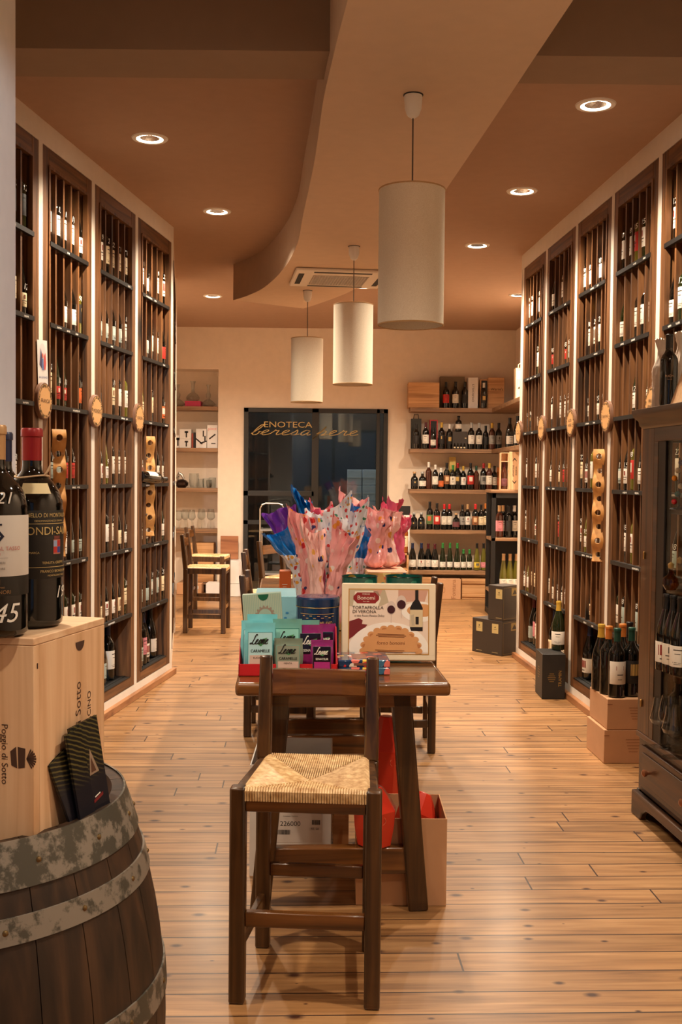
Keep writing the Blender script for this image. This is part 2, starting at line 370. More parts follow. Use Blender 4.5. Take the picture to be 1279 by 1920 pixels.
def script(mb,word,x,z,size,wd,m=0,off=.0006,slant=.35,stretch=1.0):
    cx=x
    for ch in word:
        p,adv=CUR[ch]
        pts=catmull([(a*stretch,b,0) for a,b in p],4);vs=[];fs=[]
        q=[Vector((cx+(a.x+a.y*slant)*size,0,z+a.y*size)) for a in pts]
        for i,c in enumerate(q):
            d=q[min(i+1,len(q)-1)]-q[max(0,i-1)];d.normalize();nn=Vector((-d.z,0,d.x))
            wv=wd*(.55+.75*abs(d.z))
            vs+=[c+nn*wv/2+Vector((0,-off,0)),c-nn*wv/2+Vector((0,-off,0))]
        for i in range(len(q)-1): fs.append((2*i,2*i+1,2*i+3,2*i+2))
        mb.add(vs,fs,m);cx+=adv*size*stretch
    return cx
def ell(cx,cz,rx,rz,n=24,a0=0,a1=2*math.pi):
    full=abs(a1-a0-2*math.pi)<1e-6
    return [(cx+rx*math.cos(a0+(a1-a0)*i/(n if full else n-1)),cz+rz*math.sin(a0+(a1-a0)*i/(n if full else n-1))) for i in range(n)]

# ---------------------------------------------------------------- setting
FL=MB();FL.box(-3.2,3.2,-2.2,14.2,-.05,0);struct(FL.build('floor',M_floor))
CE=MB();CE.box(-3.2,3.2,-2.2,14.2,CEIL,CEIL+.15);struct(CE.build('ceiling',M_ceil))
Lc=[(652,0),(633,72),(622.5,116),(607,184),(597.5,250),(590,300),(580,350),(568,405),(559.7,450),(548.8,476.7),(536.6,498),(514.8,522.7),(490.6,542),(461.5,555.4),(437.3,562.7)]
Rc=[(569,578.5),(599.7,568.8),(648,550.6),(687,530),(708.7,515.4),(770,452),(832,362),(900,262),(965,165),(1000,112),(1075,0)]
lp=[on(a,b,SOFF) for a,b in Lc];rp=[on(a,b,SOFF) for a,b in Rc]
def smooth_curve(p):return [Vector((q.x,q.y)) for q in catmull([(a.x,a.y,0) for a in p],4)]
poly=[(.16,1.4),(.09,2.2)]+[(q.x,q.y) for q in smooth_curve(lp)]+[(q.x,q.y) for q in smooth_curve(rp)]+[(.80,2.2),(.9,1.4)]
SO=MB();SO.prism(poly[::-1],SOFF,CEIL+.01);struct(SO.build('ceiling_soffit',M_soff,bevel=.0,ang=30))
b1=on(300,93,2.87);b2=on(300,146,2.87)
BE=MB();BE.box(-3.2,.02,b1.y,b2.y,2.87,CEIL+.01);BE.box(.55,3.2,b1.y+.02,b2.y+.02,2.87,CEIL+.01);struct(BE.build('ceiling_beam',M_beam))

# wall frames: local x along the wall, local y into the wall, z up
def wframe(P0,ang): return Matrix.Translation(P0)@Matrix.Rotation(ang,4,'Z')
aL=math.atan2(1,.1249); aR=math.atan2(-1,.0611)
def LX(Y):return -2.0942+.1249*Y
def RX(Y):return 1.8669-.0611*Y
cL=math.hypot(1,.1249);cR=math.hypot(1,.0611)
ML=wframe((LX(3.3),3.3,0),aL); MR=wframe((RX(8.18),8.18,0),aR)
def lx(Y):return (Y-3.3)*cL
def rx(Y):return (8.18-Y)*cR
PL=[3.70,4.42,5.15,5.855,6.60,7.37]; PR=[8.16,7.46,6.72,6.0,5.27,4.55,3.82,3.1]
def wall(name,MM,posts,fn,hw,x0,x1):
    W=MB();W.M=MM
    W.box(x0,x1,.345,.44,0,CEIL)                      # backing
    W.box(x0,x1,0,.345,RACKTOP,CEIL)                  # frieze
    W.box(x0,x1,0,.345,0,.083)                        # plinth
    for p in posts: W.box(fn(p)-hw,fn(p)+hw,0,.345,.083,RACKTOP)
    struct(W.build(name,M_white))
wall('wall_left',ML,PL,lx,.024,0,lx(7.37)+.03)
wall('wall_right',MR,PR,rx,.024,-.03,rx(2.6))
S=MB();S.M=ML;S.box(0,lx(7.37)+.045,-.03,0,0,.04);struct(S.build('baseboard_left',M_skirt,bevel=.003))
S=MB();S.M=MR;S.box(-.045,rx(4.4),-.03,0,0,.04);struct(S.build('baseboard_right',M_skirt,bevel=.003))
# angled continuation beyond the end of the racks
aL2=math.atan2(9.3-7.47,-1.455+1.185); ML2=wframe((-1.185,7.47,0),aL2); len2=math.hypot(9.3-7.47,.27)
W=MB();W.M=ML2;W.box(0,len2,.345,.44,0,CEIL);W.box(0,len2,0,.345,RACKTOP,CEIL);W.box(0,len2,0,.345,0,.083)
W.box(len2-.04,len2,0,.345,.083,RACKTOP);struct(W.build('wall_left_far',M_wall))
W=MB();W.box(-2.3,-2.2,9.2,12.75,0,CEIL);W.box(-2.3,-1.45,9.28,9.36,0,CEIL);struct(W.build('wall_left_back',M_wall))
XR=at(967,700,12.4).x
W=MB();W.box(XR,XR+.1,8.2,12.5,0,CEIL);W.box(1.36+.36,XR+.05,8.2,8.3,0,CEIL);struct(W.build('wall_right_back',M_wall))
W=MB();pE=MR@Vector((-.03,0,0));W.box(1.368,1.80,8.215,8.24,0,CEIL);struct(W.build('wall_right_end',M_white))
# back wall with niche and door opening
YB=12.4
nx0=-2.2;nx1=at(409,800,YB).x; dx0=at(457,900,YB).x;dx1=at(726,900,YB).x;dz=at(590,766,YB).z
W=MB()
W.box(nx1,dx0,YB,YB+.35,0,CEIL);W.box(dx1,XR+.1,YB,YB+.12,0,CEIL);W.box(dx0,dx1,YB,YB+.12,dz,CEIL)
W.box(nx0,nx1,YB+.3,YB+.35,0,CEIL);W.box(nx0,nx1,YB,YB+.3,at(370,692,YB).z,CEIL)
struct(W.build('wall_back',M_wall))
# front of the shop: pillar, wall with shop window
W=MB();W.box(-2.3,at(30,500,3.28).x,3.0,3.28,0,CEIL);struct(W.build('wall_front_left',M_pillar,bevel=.004))
W=MB();W.box(-2.0,-1.9,-1.6,3.1,0,CEIL);W.box(1.72,1.82,-1.6,3.1,0,CEIL)
W.box(-2,-1.3,-1.7,-1.6,0,CEIL);W.box(.9,1.8,-1.7,-1.6,0,CEIL);W.box(-1.3,.9,-1.7,-1.6,2.5,CEIL);W.box(-1.3,.9,-1.7,-1.6,0,.3)
struct(W.build('wall_front',M_wall))
W=MB();W.box(-1.3,-1.24,-1.68,-1.62,.3,2.5);W.box(.84,.9,-1.68,-1.62,.3,2.5);W.box(-1.3,.9,-1.68,-1.62,2.44,2.5);W.box(-1.3,.9,-1.68,-1.62,.3,.36);W.box(-.23,-.17,-1.68,-1.62,.3,2.5)
W.box(-1.24,.84,-1.652,-1.648,.36,2.44,1);struct(W.build('window_1',[M_frame,M_glass]))
# unseen outer shell, added so that no sky light leaks in
W=MB();W.box(-3.2,-3.1,-2,14,0,CEIL);W.box(3.1,3.2,-2,14,0,CEIL);W.box(-3.2,3.2,14,14.1,0,CEIL);W.box(-3.2,-2.0,-1.7,-1.6,0,CEIL);W.box(1.8,3.2,-1.7,-1.6,0,CEIL)
struct(W.build('wall_sky_block',M_wall))
# door
D=struct(thing('door_1','dark framed glass door and side panes with gold lettering','door',(0,0,0)));
xm=at(590,800,YB).x; xr=at(706,800,YB).x
def dbar(a,b,c,d_,y0=YB-.03,y1=YB+.05):
    F.box(a,b,y0,y1,c,d_)
F=MB();t=.04
dbar(dx0,dx0+.055,0,dz);dbar(dx1-.05,dx1,0,dz);dbar(dx0,dx1,dz-.05,dz);dbar(dx0,dx1,0,.06)
dbar(xm-.03,xm+.05,0,dz)
zr=at(500,925,YB).z;zr2=at(500,980,YB).z
dbar(dx0,xm,zr-.03,zr+.03);dbar(dx0,xm,zr2-.02,zr2+.03)
dbar(xr,xr+.04,.9,dz);
F.build('door_frame',M_frame,D,bevel=.003)
F=MB();F.box(dx0+.05,xm-.03,YB+.012,YB+.018,.06,dz-.05);F.box(xm+.05,xr,YB+.012,YB+.018,.06,dz-.05);F.box(xr+.04,dx1-.05,YB+.012,YB+.018,.06,dz-.05)
F.build('door_glass',M_pane,D)
F=MB();c=at(540,797,YB);text(F,'ENOTECA',0,0,.095,0,sx=1.3);F.M=Matrix.Identity(4)
o=F.build('lettering_capitals',M_gold,D);o.location=(c.x,YB-.036,c.z)
F=MB();c=at(470,815,YB);e=script(F,'beresa',0,0,.112,.009,stretch=2.2,slant=.75)
c2=at(592,815,YB);script(F,'pere',c2.x-c.x,0,.112,.009,stretch=2.2,slant=.75)
o=F.build('lettering_script',M_gold,D);o.location=(c.x,YB-.036,c.z)
# store room behind the door
W=MB();W.box(dx0-.3,dx1+.3,13.9,14.0,0,CEIL);W.box(dx0-.3,dx0-.2,12.52,14,0,CEIL);W.box(dx1+.2,dx1+.3,12.52,14,0,CEIL);struct(W.build('wall_storeroom',plain('storeroom_dark',(18,18,18),.8)))
M_cart=plain('pale_blue_carton',(190,206,226),.6)
k=0
for i in range(2):
    for j in range(3):
        a=at(651+i*29,880,13.0);h=at(651,880,13.0).z-at(651,910,13.0).z
        T=thing('storage_carton',['pale carton at the top of the stack behind the glass door, %s the light switch side','pale carton in the middle of the stack behind the glass door, %s side','pale carton low in the stack behind the glass door, %s side'][j].replace('%s the light switch side','%s side')%('side nearer the script lettering' if i==0 else 'side nearer the wine shelves'),'box',(a.x+.09,13.15,a.z-(j+1)*h),0,'cartons behind the glass door')
        T['label']=['top','middle','lowest'][j]+' pale carton behind the glass door, '+('nearer the lettering' if i==0 else 'nearer the wine shelves')
        q=MB();q.box(-.088,.088,-.13,.13,.002,h-.002);q.build('carton_body',M_cart,T,bevel=.003)
        q=MB();q.box(-.088,.088,-.1325,-.1305,h*.47,h*.53);q.build('tape',plain('tape',(206,214,224),.3),T)
st=MB();zz=at(651,880,13.0).z-3*(at(651,880,13.0).z-at(651,910,13.0).z);p=at(680,880,13.1)
st.box(p.x-.2,p.x+.2,12.98,13.3,zz-.03,zz-.001)
for sx in(-1,1):
    for yy in(13.0,13.28): st.box(p.x+sx*.18-.015,p.x+sx*.18+.015,yy-.015,yy+.015,0,zz-.03)
T=tag(st.build('storage_trolley',M_frame,bevel=.002),'dark low stand under the pale cartons behind the glass door','stand')

# ---------------------------------------------------------------- ceiling lamps
for i,p in enumerate(LIGHTS):
    z0=CEIL
    for q in () : pass
    T=thing('recessed_downlight','','ceiling light',(p.x,p.y,z0),0,'recessed ceiling downlights')
    T['label']=['round recessed downlight above the rack with the FRANCIA sign','round recessed downlight above the rack with the EUROPA sign','round recessed downlight near the decanter niche',
      'round recessed downlight beside the nearest dark ceiling beam, above the glazed cabinet','round recessed downlight above the racks with the TRENTINO sign','round recessed downlight nearest the tall back shelves, third along the rack ceiling',
      'small bright downlight peeping past the edge of the dropped ceiling','downlight low behind the far end of the rack, above the corner shelves',
      'recessed downlight by the entrance over the barrel','recessed downlight by the entrance opposite the barrel','recessed downlight over the shop window, barrel side','recessed downlight over the shop window, cabinet side'][i]
    q=MB();q.lathe([(.066,-.001),(.068,-.007),(.088,-.006),(.092,0)],32);q.build('trim_ring',M_ring,T)
    q=MB();q.lathe([(.0,-.001),(.05,-.0015)],32);q.build('reflector',M_refl,T)
    q=MB();q.lathe([(.05,-.0015),(.066,-.004)],32);q.build('glowing_ring',M_emit,T)
    L=bpy.data.lights.new('bulb','SPOT');L.energy=LAMP_W*(.78 if i in(8,9) else .4 if i>=10 else 1.7 if i in(2,6,7) else 1);L.color=LAMP_COL;L.spot_size=R(152 if i in(2,6,7) else 134);L.spot_blend=.8;L.shadow_soft_size=.045
    lo=bpy.data.objects.new('bulb',L);COL.objects.link(lo);lo.parent=T;lo.location=(0,0,-.02)

# cool white fill light, added out of view to brighten the white pillar
T=thing('pillar_fill_light','cool white fill light added out of view, aimed at the white pillar','spotlight',(-.55,.35,2.75))
q=MB();q.lathe([(0,.12),(.03,.12),(.035,0),(.03,0),(.028,.1),(0,.1)],20);q.build('fill_light_head',M_black,T)
q=MB();q.tube([(0,0,.12),(0,0,CEIL-2.75)],.008,8);q.build('stem',M_black,T)
L=bpy.data.lights.new('bulb','SPOT');L.energy=620;L.color=(.86,.93,1.0);L.spot_size=R(34);L.spot_blend=.5;L.shadow_soft_size=.03
lo=bpy.data.objects.new('bulb',L);COL.objects.link(lo);lo.parent=T;lo.location=(0,0,-.01)
dv=Vector((-1.15,3.0,1.9))-Vector((-.55,.35,2.74));lo.rotation_euler=dv.to_track_quat('-Z','Y').to_euler()
# fill light added out of view so the store room cartons show
T=thing('storeroom_fill_light','fill light added out of view in the store room behind the glass door','ceiling lamp',(.0,13.0,CEIL-.002))
q=MB();q.lathe([(0,-.03),(.12,-.03),(.13,0),(0,0)],24);q.build('fill_light_body',M_ring,T)
L=bpy.data.lights.new('bulb','POINT');L.energy=130;L.color=(.8,.9,1.0);L.shadow_soft_size=.08
lo=bpy.data.objects.new('bulb',L);COL.objects.link(lo);lo.parent=T;lo.location=(0,-.1,-.16)

for i,(pc,shx,yt,ybm) in enumerate([((775,178),771,357,610),((664,462),663,572,721),((577,545),573,635,754)]):
    c=on(pc[0],pc[1],SOFF);zt=at(shx,yt,c.y).z;zb=at(shx,ybm,c.y).z
    T=thing('pendant_lamp',['cylindrical linen pendant lamp, largest and closest of the three','cylindrical linen pendant lamp hanging between the other two','cylindrical linen pendant lamp, smallest and farthest of the three'][i],'pendant lamp',(c.x,c.y,SOFF),0,'linen pendant lamps')
    q=MB();q.lathe([(0,0),(.032,0),(.034,-.006),(.031,-.05),(.022,-.075),(.008,-.085),(0,-.086)],24);q.build('canopy',M_ring,T)
    q=MB();q.lathe([(.037,0),(.037,-.003),(.03,-.0035)],24);q.build('gasket',M_black,T)
    q=MB();q.tube([(0,0,-.08),(.001,0,(zt-SOFF)-.0)],.0028,6);q.build('cord',plain('grey_cord',(96,84,74),.6),T)
    r=.122;q=MB();q.lathe([(r,zb-SOFF),(r,zt-SOFF),(r-.003,zt-SOFF),(r-.003,zb-SOFF),(r,zb-SOFF)],48);q.build('lamp_shade',M_linen,T)
    q=MB();q.tube([(math.cos(a)*r,math.sin(a)*r,zb-SOFF) for a in [2*math.pi*k/40 for k in range(40)]],.003,6,0,True);q.build('shade_rim',plain('shade_trim',(196,160,112),.7),T)
    q=MB();q.tube([(math.cos(a)*r,math.sin(a)*r,zt-SOFF) for a in [2*math.pi*k/40 for k in range(40)]],.003,6,0,True);q.build('shade_rim',plain('shade_trim',(196,160,112),.7),T)
    q=MB();q.lathe([(0,-.0),(.018,-.0),(.02,-.05),(.0,-.055)],16,c=(0,0,zt-SOFF));
    for a in(0,2.094,4.189): q.tube([(0,0,zt-SOFF-.01),(math.cos(a)*(r-.002),math.sin(a)*(r-.002),zt-SOFF-.01)],.002,5)
    q.build('bulb_holder',M_ring,T)

# air conditioner cassette
a=on(562,501,SOFF);b=on(708,506,SOFF);d_=on(534,523,SOFF)
u=Vector((b.x-a.x,b.y-a.y,0));ang=math.atan2(u.y,u.x)
T=thing('air_conditioner','square white air conditioner cassette set in the dropped ceiling','air conditioner',((a.x+b.x)/2,(a.y+b.y)/2+.3,SOFF-.001),ang)
q=MB();q.box(-.33,.33,-.31,.31,-.022,0);q.build('panel',M_white,T,bevel=.01)
q=MB();
for i in range(20): q.box(-.19+i*.02,-.186+i*.02,-.15,.2,-.027,-.022)
for i in range(14): q.box(-.195,.195,-.15+i*.026,-.145+i*.026,-.027,-.022)
q.build('grille',M_white,T)
q=MB();q.box(-.195,.195,-.15,.2,-.0235,-.0215);q.build('intake',M_inkblk,T)
for x0,x1,y0,y1 in((-.2,.2,-.275,-.235),(-.2,.2,.245,.28),(-.3,-.262,-.2,.2),(.262,.3,-.2,.2)):
    q=MB();q.box(x0,x1,y0,y1,-.0235,-.0215);q.build('air_slot',M_inkblk,T)
# ---------------------------------------------------------------- bottles
PROF={
'bordeaux':([(0,.004),(.03,0),(.0365,.004),(.0372,.01),(.0372,.186),(.0355,.2),(.029,.214),(.0195,.226),(.0152,.238),(.0145,.25),(.0145,.29),(.0158,.291),(.0158,.301),(.014,.303),(0,.303)],.06,.16,.0372,.245),
'burgundy':([(0,.004),(.034,0),(.040,.004),(.0408,.012),(.0408,.14),(.0385,.162),(.032,.19),(.0235,.218),(.0168,.24),(.0148,.255),(.0145,.285),(.0158,.286),(.0158,.296),(.014,.299),(0,.299)],.035,.115,.0408,.24),
'magnum':([(0,.005),(.042,0),(.0495,.006),(.0505,.014),(.0505,.192),(.0492,.208),(.0445,.225),(.035,.240),(.0235,.2505),(.0172,.259),(.0155,.268),(.0155,.315),(.0172,.316),(.0172,.327),(.015,.33),(0,.33)],.07,.18,.0505,.276),
'flute':([(0,.004),(.03,0),(.0365,.004),(.037,.012),(.037,.125),(.033,.165),(.025,.215),(.0175,.26),(.0148,.29),(.0145,.32),(.0158,.321),(.0158,.331),(.014,.333),(0,.333)],.035,.10,.037,.27),
'squat':([(0,.004),(.034,0),(.041,.005),(.042,.012),(.042,.105),(.039,.125),(.028,.14),(.0175,.148),(.016,.155),(.016,.18),(.019,.181),(.019,.197),(.017,.199),(0,.199)],.035,.095,.042,.176),
'half':([(0,.004),(.026,0),(.0305,.004),(.031,.01),(.031,.13),(.028,.15),(.021,.175),(.0148,.195),(.0135,.205),(.0135,.225),(.0148,.226),(.0148,.235),(.013,.237),(0,.237)],.03,.095,.031,.19)}
LAB={'white':(238,230,216),'cream':(232,212,172),'ivory':(226,216,198),'yellow':(226,196,70),'pink':(222,140,150),'red':(190,44,34),'black':(34,30,28),'orange':(216,106,50),'blue':(96,146,176),'green':(96,120,70),'teal':(170,184,176),'grey':(150,146,138),'brown':(150,96,58),'purple':(112,62,66)}
CAPC={'black':(24,22,22),'red':(150,26,30),'gold':(200,160,60),'navy':(28,40,76),'white':(232,228,220),'green':(52,130,60),'bordeaux':(84,24,30),'orange':(206,120,50),'silver':(170,168,164),'darkgreen':(26,70,56),'cork':(190,150,104),'brightred':(204,40,44)}
GL={'dark':M_bottle,'green':M_bgreen,'olive':M_bolive,'amber':M_bamber,'brown':M_bbrown}
def labm(c):return plain('label_'+c,LAB[c],.6)
def capm(c):return plain('capsule_'+c,CAPC[c],.35,metal=.15)
_mc={}
def bmesh_for(kind,glass,seg):
    k=('b',kind,glass,seg)
    if k not in _mc:
        q=MB();q.lathe(PROF[kind][0],seg);o=q.build('wine_bottle',GL[glass],ang=50);_mc[k]=o.data;bpy.data.objects.remove(o)
    return _mc[k]
def label_mesh(kind,lab,style,seg):
    k=('l',kind,lab,style,seg)
    if k not in _mc:
        z0,z1,r=PROF[kind][1:4];q=MB();A=1.35;h=z1-z0;ns=max(8,seg//2)
        q.lathe([(r+.0004,z0),(r+.0007,z0+.001),(r+.0007,z1-.001),(r+.0004,z1)],ns,0,a0=-A,a1=A)
        dk=1
        def bar(x0,x1,a,b,m=dk):q.lathe([(r+.0011,z0+a*h),(r+.0011,z0+b*h)],3,m,a0=x0,a1=x1)
        if style=='lines':
            bar(-.4,.4,.78,.83);bar(-.28,.28,.6,.63);bar(-.5,.5,.2,.22);bar(-.35,.3,.12,.14)
        elif style=='band':
            bar(-A,A,.62,.8,2);bar(-.35,.35,.4,.44);bar(-.3,.2,.2,.22)
        elif style=='block':
            bar(-.5,.5,.35,.85,2);bar(-.3,.3,.15,.2)
        elif style=='crest':
            bar(-.16,.16,.55,.85,2);bar(-.45,.45,.4,.45);bar(-.3,.3,.25,.28)
        me=q.build('label',[labm(lab),M_ink,plain('label_accent_'+lab,{'white':(150,60,50),'cream':(120,70,40),'ivory':(90,84,76),'yellow':(30,60,90),'pink':(120,30,60),'red':(230,220,200),'black':(196,160,90),'orange':(240,230,214),'blue':(196,70,60),'green':(206,92,50),'teal':(232,228,214),'grey':(60,56,52),'brown':(236,196,150),'purple':(96,50,54)}[lab],.6)],ang=40)
        _mc[k]=me.data;bpy.data.objects.remove(me)
    return _mc[k]
def cap_mesh(kind,cap,seg):
    k=('c',kind,cap,seg)
    if k not in _mc:
        P=PROF[kind][0];zc=PROF[kind][4];q=MB();pr=[(r+.0007,z) for r,z in P if z>=zc and r>.001]
        # interpolate start
        for (r0,z0),(r1,z1) in zip(P,P[1:]):
            if z0<zc<=z1: pr=[(r0+(r1-r0)*(zc-z0)/(z1-z0)+.0007,zc)]+pr
        pr.append((0,P[-1][1]+.0007));q.lathe(pr,seg);o=q.build('capsule',capm(cap),ang=50);_mc[k]=o.data;bpy.data.objects.remove(o)
    return _mc[k]
def price_mesh(kind,txt,seg):
    k=('p',kind,txt)
    if k not in _mc:
        P=PROF[kind];q=MB();text(q,txt,0,P[2]+.028 if kind!='burgundy' else P[2]+.018,.040,0,wrap=P[3]+.0012,shear=.2,a0=.25)
        o=q.build('price_marking',M_chalk);_mc[k]=o.data;bpy.data.objects.remove(o)
    return _mc[k]
NB=[0]
def bottle(p,rz,label,group,kind='bordeaux',lab='white',cap='black',glass='dark',style='lines',seg=20,scale=1.0,price=None,cat='wine bottle',mat=None,name='wine_bottle'):
    o=meshobj(name,bmesh_for(kind,glass,seg));NB[0]+=1
    if mat is not None:o.matrix_world=mat
    else:o.location=p;o.rotation_euler=(0,0,rz);o.scale=(scale,)*3
    tag(o,label,cat,group)
    if lab:meshobj('label',label_mesh(kind,lab,style,seg),o)
    if cap:meshobj('capsule',cap_mesh(kind,cap,seg),o)
    if price:meshobj('price_marking',price_mesh(kind,price,seg),o)
    return o

# ---------------------------------------------------------------- wine racks
SH=[.54,.9402,1.3307,1.7297,2.1289,2.5231]; FW=.075
ROWN=['lowest shelf','fifth shelf down','fourth shelf down','third shelf down','second shelf down','top shelf']
ORD=['first','second','third','fourth','fifth','sixth','seventh']
def rack(MM,x0,x1,desc,bdesc,seed,dens=.72,bottles=True,skip=()):
    rr=random.Random(seed);w=x1-x0;Mb=MM@Matrix.Translation((x0,0,0))
    T=thing('wine_rack',desc,'wine rack',mat=Mb,group='built-in wooden wine racks')
    q=MB()
    z0=.085;z1=RACKTOP-.002
    q.box(0,FW,.0,.022,z0,z1);q.box(w-FW,w,.0,.022,z0,z1);q.box(FW,w-FW,.0,.022,z1-.085,z1,1);q.box(FW,w-FW,.0,.022,z0,.148,1)
    q.build('face_frame',[M_rack,M_rackx],T,bevel=.003)
    q=MB();q.box(FW-.03,FW,.0225,.33,z0,z1);q.box(w-FW,w-FW+.03,.0225,.33,z0,z1);q.box(FW,w-FW,.0225,.33,z1-.1,z1-.08);q.box(FW-.012,FW+.006,-.006,.02,.15,z1-.085);q.box(w-FW-.006,w-FW+.012,-.006,.02,.15,z1-.085)
    q.box(FW,w-FW,-.006,.02,z1-.097,z1-.082)
    q.build('lining',M_rack,T)
    q=MB();q.box(FW-.03,w-FW+.03,.331,.343,z0,z1);q.build('back_panel',M_rackd,T)
    n=5;p=(w-2*FW)/n
    for i in range(1,n):
        q=MB();q.box(FW+i*p-.009,FW+i*p+.009,.006,.33,SH[0],z1-.1);q.build('divider',M_rack,T)
    for k,z in enumerate(SH):
        q=MB();q.box(FW,w-FW,.01,.33,z-.018,z,0);q.box(FW-.004,w-FW+.004,-.010,.012,z-.021,z+.001,1)
        # paper tags with handwriting strokes
        for j in range(rr.choice([1,2,2,3])):
            xx=FW+.05+rr.random()*(w-2*FW-.14);
            L=.03+rr.random()*.035;c=xx
            while c<xx+L:
                s_=.0012+rr.random()*.002;q.box(c,c+s_,-.0108,-.010,z-.018+rr.random()*.004,z-.009+rr.random()*.003,2);c+=s_+.002+rr.random()*.003
        q.build('shelf',[M_rack,M_black,M_chalk],T)
    q=MB();q.box(FW,w-FW,.0,.33,.14,.15)
    for i in range(6): q.box(FW+.004,w-FW-.004,.03+i*.05,.05+i*.05,.15,.154)
    q.build('tray',M_black,T)
    if not bottles:return T
    for k,z in enumerate(SH):
        if k in skip: continue
        cols=[i for i in range(n) if rr.random()<dens] or [2]
        run=None
        for c_i,i in enumerate(cols):
            if run is None or rr.random()<.6:
                run=(rr.choice(['bordeaux','bordeaux','burgundy','burgundy','flute' if k<5 else 'bordeaux']),rr.choice(['white']*10+['cream']*5+['ivory']*4+['orange','black','teal','red']),
                     rr.choice(['black','black','bordeaux','red','gold','navy','white','darkgreen','cork']),rr.choice(['dark']*5+['green','olive']),rr.choice(['lines','lines','crest','block','band']),rr.choice([None,'98','12','95','15','18','22']))
            kd,lb,cp,gl,stl,pr=run
            lp_=Vector((x0+FW+(i+.5)*p+rr.uniform(-.004,.004),.046+rr.uniform(-.004,.006),z+.0015));wp=MM@lp_
            lab='%s-labelled bottle, %s of %s, %s, rack %s'%(lb,ORD[c_i],['','one','two','three','four','five'][len(cols)],ROWN[k],bdesc)
            ang_=math.atan2(MM[1][0],MM[0][0])+rr.uniform(-.35,.35)
            bottle(wp,ang_,lab,'bottles in the wall racks',kd,lb,cp,gl,stl,16,1,pr)
    m_=rr.choice([3,4,4,5])
    for j in range(m_):
        lb=rr.choice(['white','white','cream','pink','teal','ivory']);xx=x0+FW+.05+(w-2*FW-.1)*(j+.5*rr.random())/max(1,m_-.5)
        lab='%s-labelled bottle, %s of %s, in the floor tray, rack %s'%(lb,ORD[j],['','one','two','three','four','five'][m_],bdesc)
        if 0 in skip and x1>0 and 'floor' in skip: continue
        bottle(MM@Vector((xx,.06+.07*rr.random(),.1545)),math.atan2(MM[1][0],MM[0][0])+rr.uniform(-.4,.4),lab,'bottles in the wall racks',rr.choice(['bordeaux','burgundy']),lb,rr.choice(['black','navy','bordeaux']),'dark',rr.choice(['block','lines']),16,1.1)
    return T
e=.026
rack(ML,lx(4.42)+e,lx(5.15)-e,'dark wooden bottle rack beside the white pillar','beside the white pillar',11,.65)
rack(ML,lx(5.15)+e,lx(5.855)-e,'dark wooden bottle rack between the FRANCIA and MONDO signs','between FRANCIA and MONDO',12,.85)
rack(ML,lx(5.855)+e,lx(6.60)-e,'dark wooden bottle rack between the MONDO and EUROPA signs','between MONDO and EUROPA',13,.78)
rack(ML,lx(6.60)+e,lx(7.37)-e,'dark wooden bottle rack at the corner past the EUROPA sign','past EUROPA',14,.8)
rack(ML2,.0,len2/2,'narrow-looking angled rack just round the corner past the EUROPA sign','x',15,0,False)
rack(ML2,len2/2,len2-.045,'angled rack at the far end towards the decanter niche','x',16,0,False)
rack(MR,rx(8.16)+e,rx(7.46)-e,'wooden bottle rack at the end next to the stacked dark cartons','by dark cartons',21,.62)
rack(MR,rx(7.46)+e,rx(6.72)-e,'wooden bottle rack behind the black TRAMIN carton','behind TRAMIN carton',22,.62)
rack(MR,rx(6.72)+e,rx(6.0)-e,'wooden bottle rack between the ALTO ADIGE and TRENTINO signs','between ALTO ADIGE and TRENTINO',23,.72)
rack(MR,rx(6.0)+e,rx(5.27)-e,'wooden bottle rack between the TRENTINO and FRIULI signs','between TRENTINO and FRIULI',24,.75)
rack(MR,rx(5.27)+e,rx(4.55)-e,'wooden bottle rack behind the glazed cabinet','behind glazed cabinet',25,.55)

# oval signs on the posts
M_signw=plain('sign_edge_wood',(120,84,62),.5);M_signf=plain('sign_face_tan',(222,170,112),.5);M_leaf=plain('sign_wreath',(92,70,34),.6)
def sign(MM,x,z,lines,label,sz):
    T=thing('region_sign',label,'sign',mat=MM@Matrix.Translation((x,-.002,z)),group='round region signs on the rack posts')
    r=.089
    q=MB();q.M=Matrix.Rotation(R(90),4,'X');q.lathe([(0,0),(r-.002,0),(r,.002),(r,.018),(r-.003,.0205),(r-.01,.0205),(0,.0205)],40);q.build('sign_board',M_signw,T)
    q=MB();q.flat(ell(0,0,r-.008,r-.008,40),.0212);q.build('sign_face',M_signf,T)
    q=MB();rr=random.Random(int(x*100))
    for a in range(34):
        t=2*math.pi*a/34+rr.uniform(-.05,.05);s=.005+rr.random()*.006;rad=r-.013-rr.random()*.006
        q.flat([(math.cos(t)*rad+s*math.cos(g)*rr.uniform(.5,1.1),math.sin(t)*rad+s*math.sin(g)*rr.uniform(.5,1.1)) for g in(0,1.2,2.4,3.7,5)],.0216+.00002*a)
    q.build('wreath',M_leaf,T)
    q=MB()
    for i,s in enumerate(lines): text(q,s,0,(len(lines)-1)*sz*.55-i*sz*1.1,sz,0,off=.0226)
    q.build('lettering',M_ink,T)
zL=on(82,755,0)
def zs(MMfn,px,py,Y):return at(px,py,Y).z
sign(ML,lx(5.15),at(82,752,5.15).z,['FRANCIA'],'round wooden sign lettered FRANCIA on a white rack post',.026)
sign(ML,lx(5.855),at(181,771,5.855).z,['MONDO'],'round wooden sign lettered MONDO on a white rack post',.03)
sign(ML,lx(6.60),at(258,784,6.60).z,['EUROPA'],'round wooden sign lettered EUROPA on a white rack post',.027)
sign(MR,rx(8.16)-.0,at(973,811,8.16).z,['ASTI','PIEMONTE'],'farthest round sign, at the end of the racks by the back shelves',.018)
sign(MR,rx(7.46),at(1015,803,7.46).z,['VENETO'],'round region sign on the post above the black TRAMIN carton',.022)
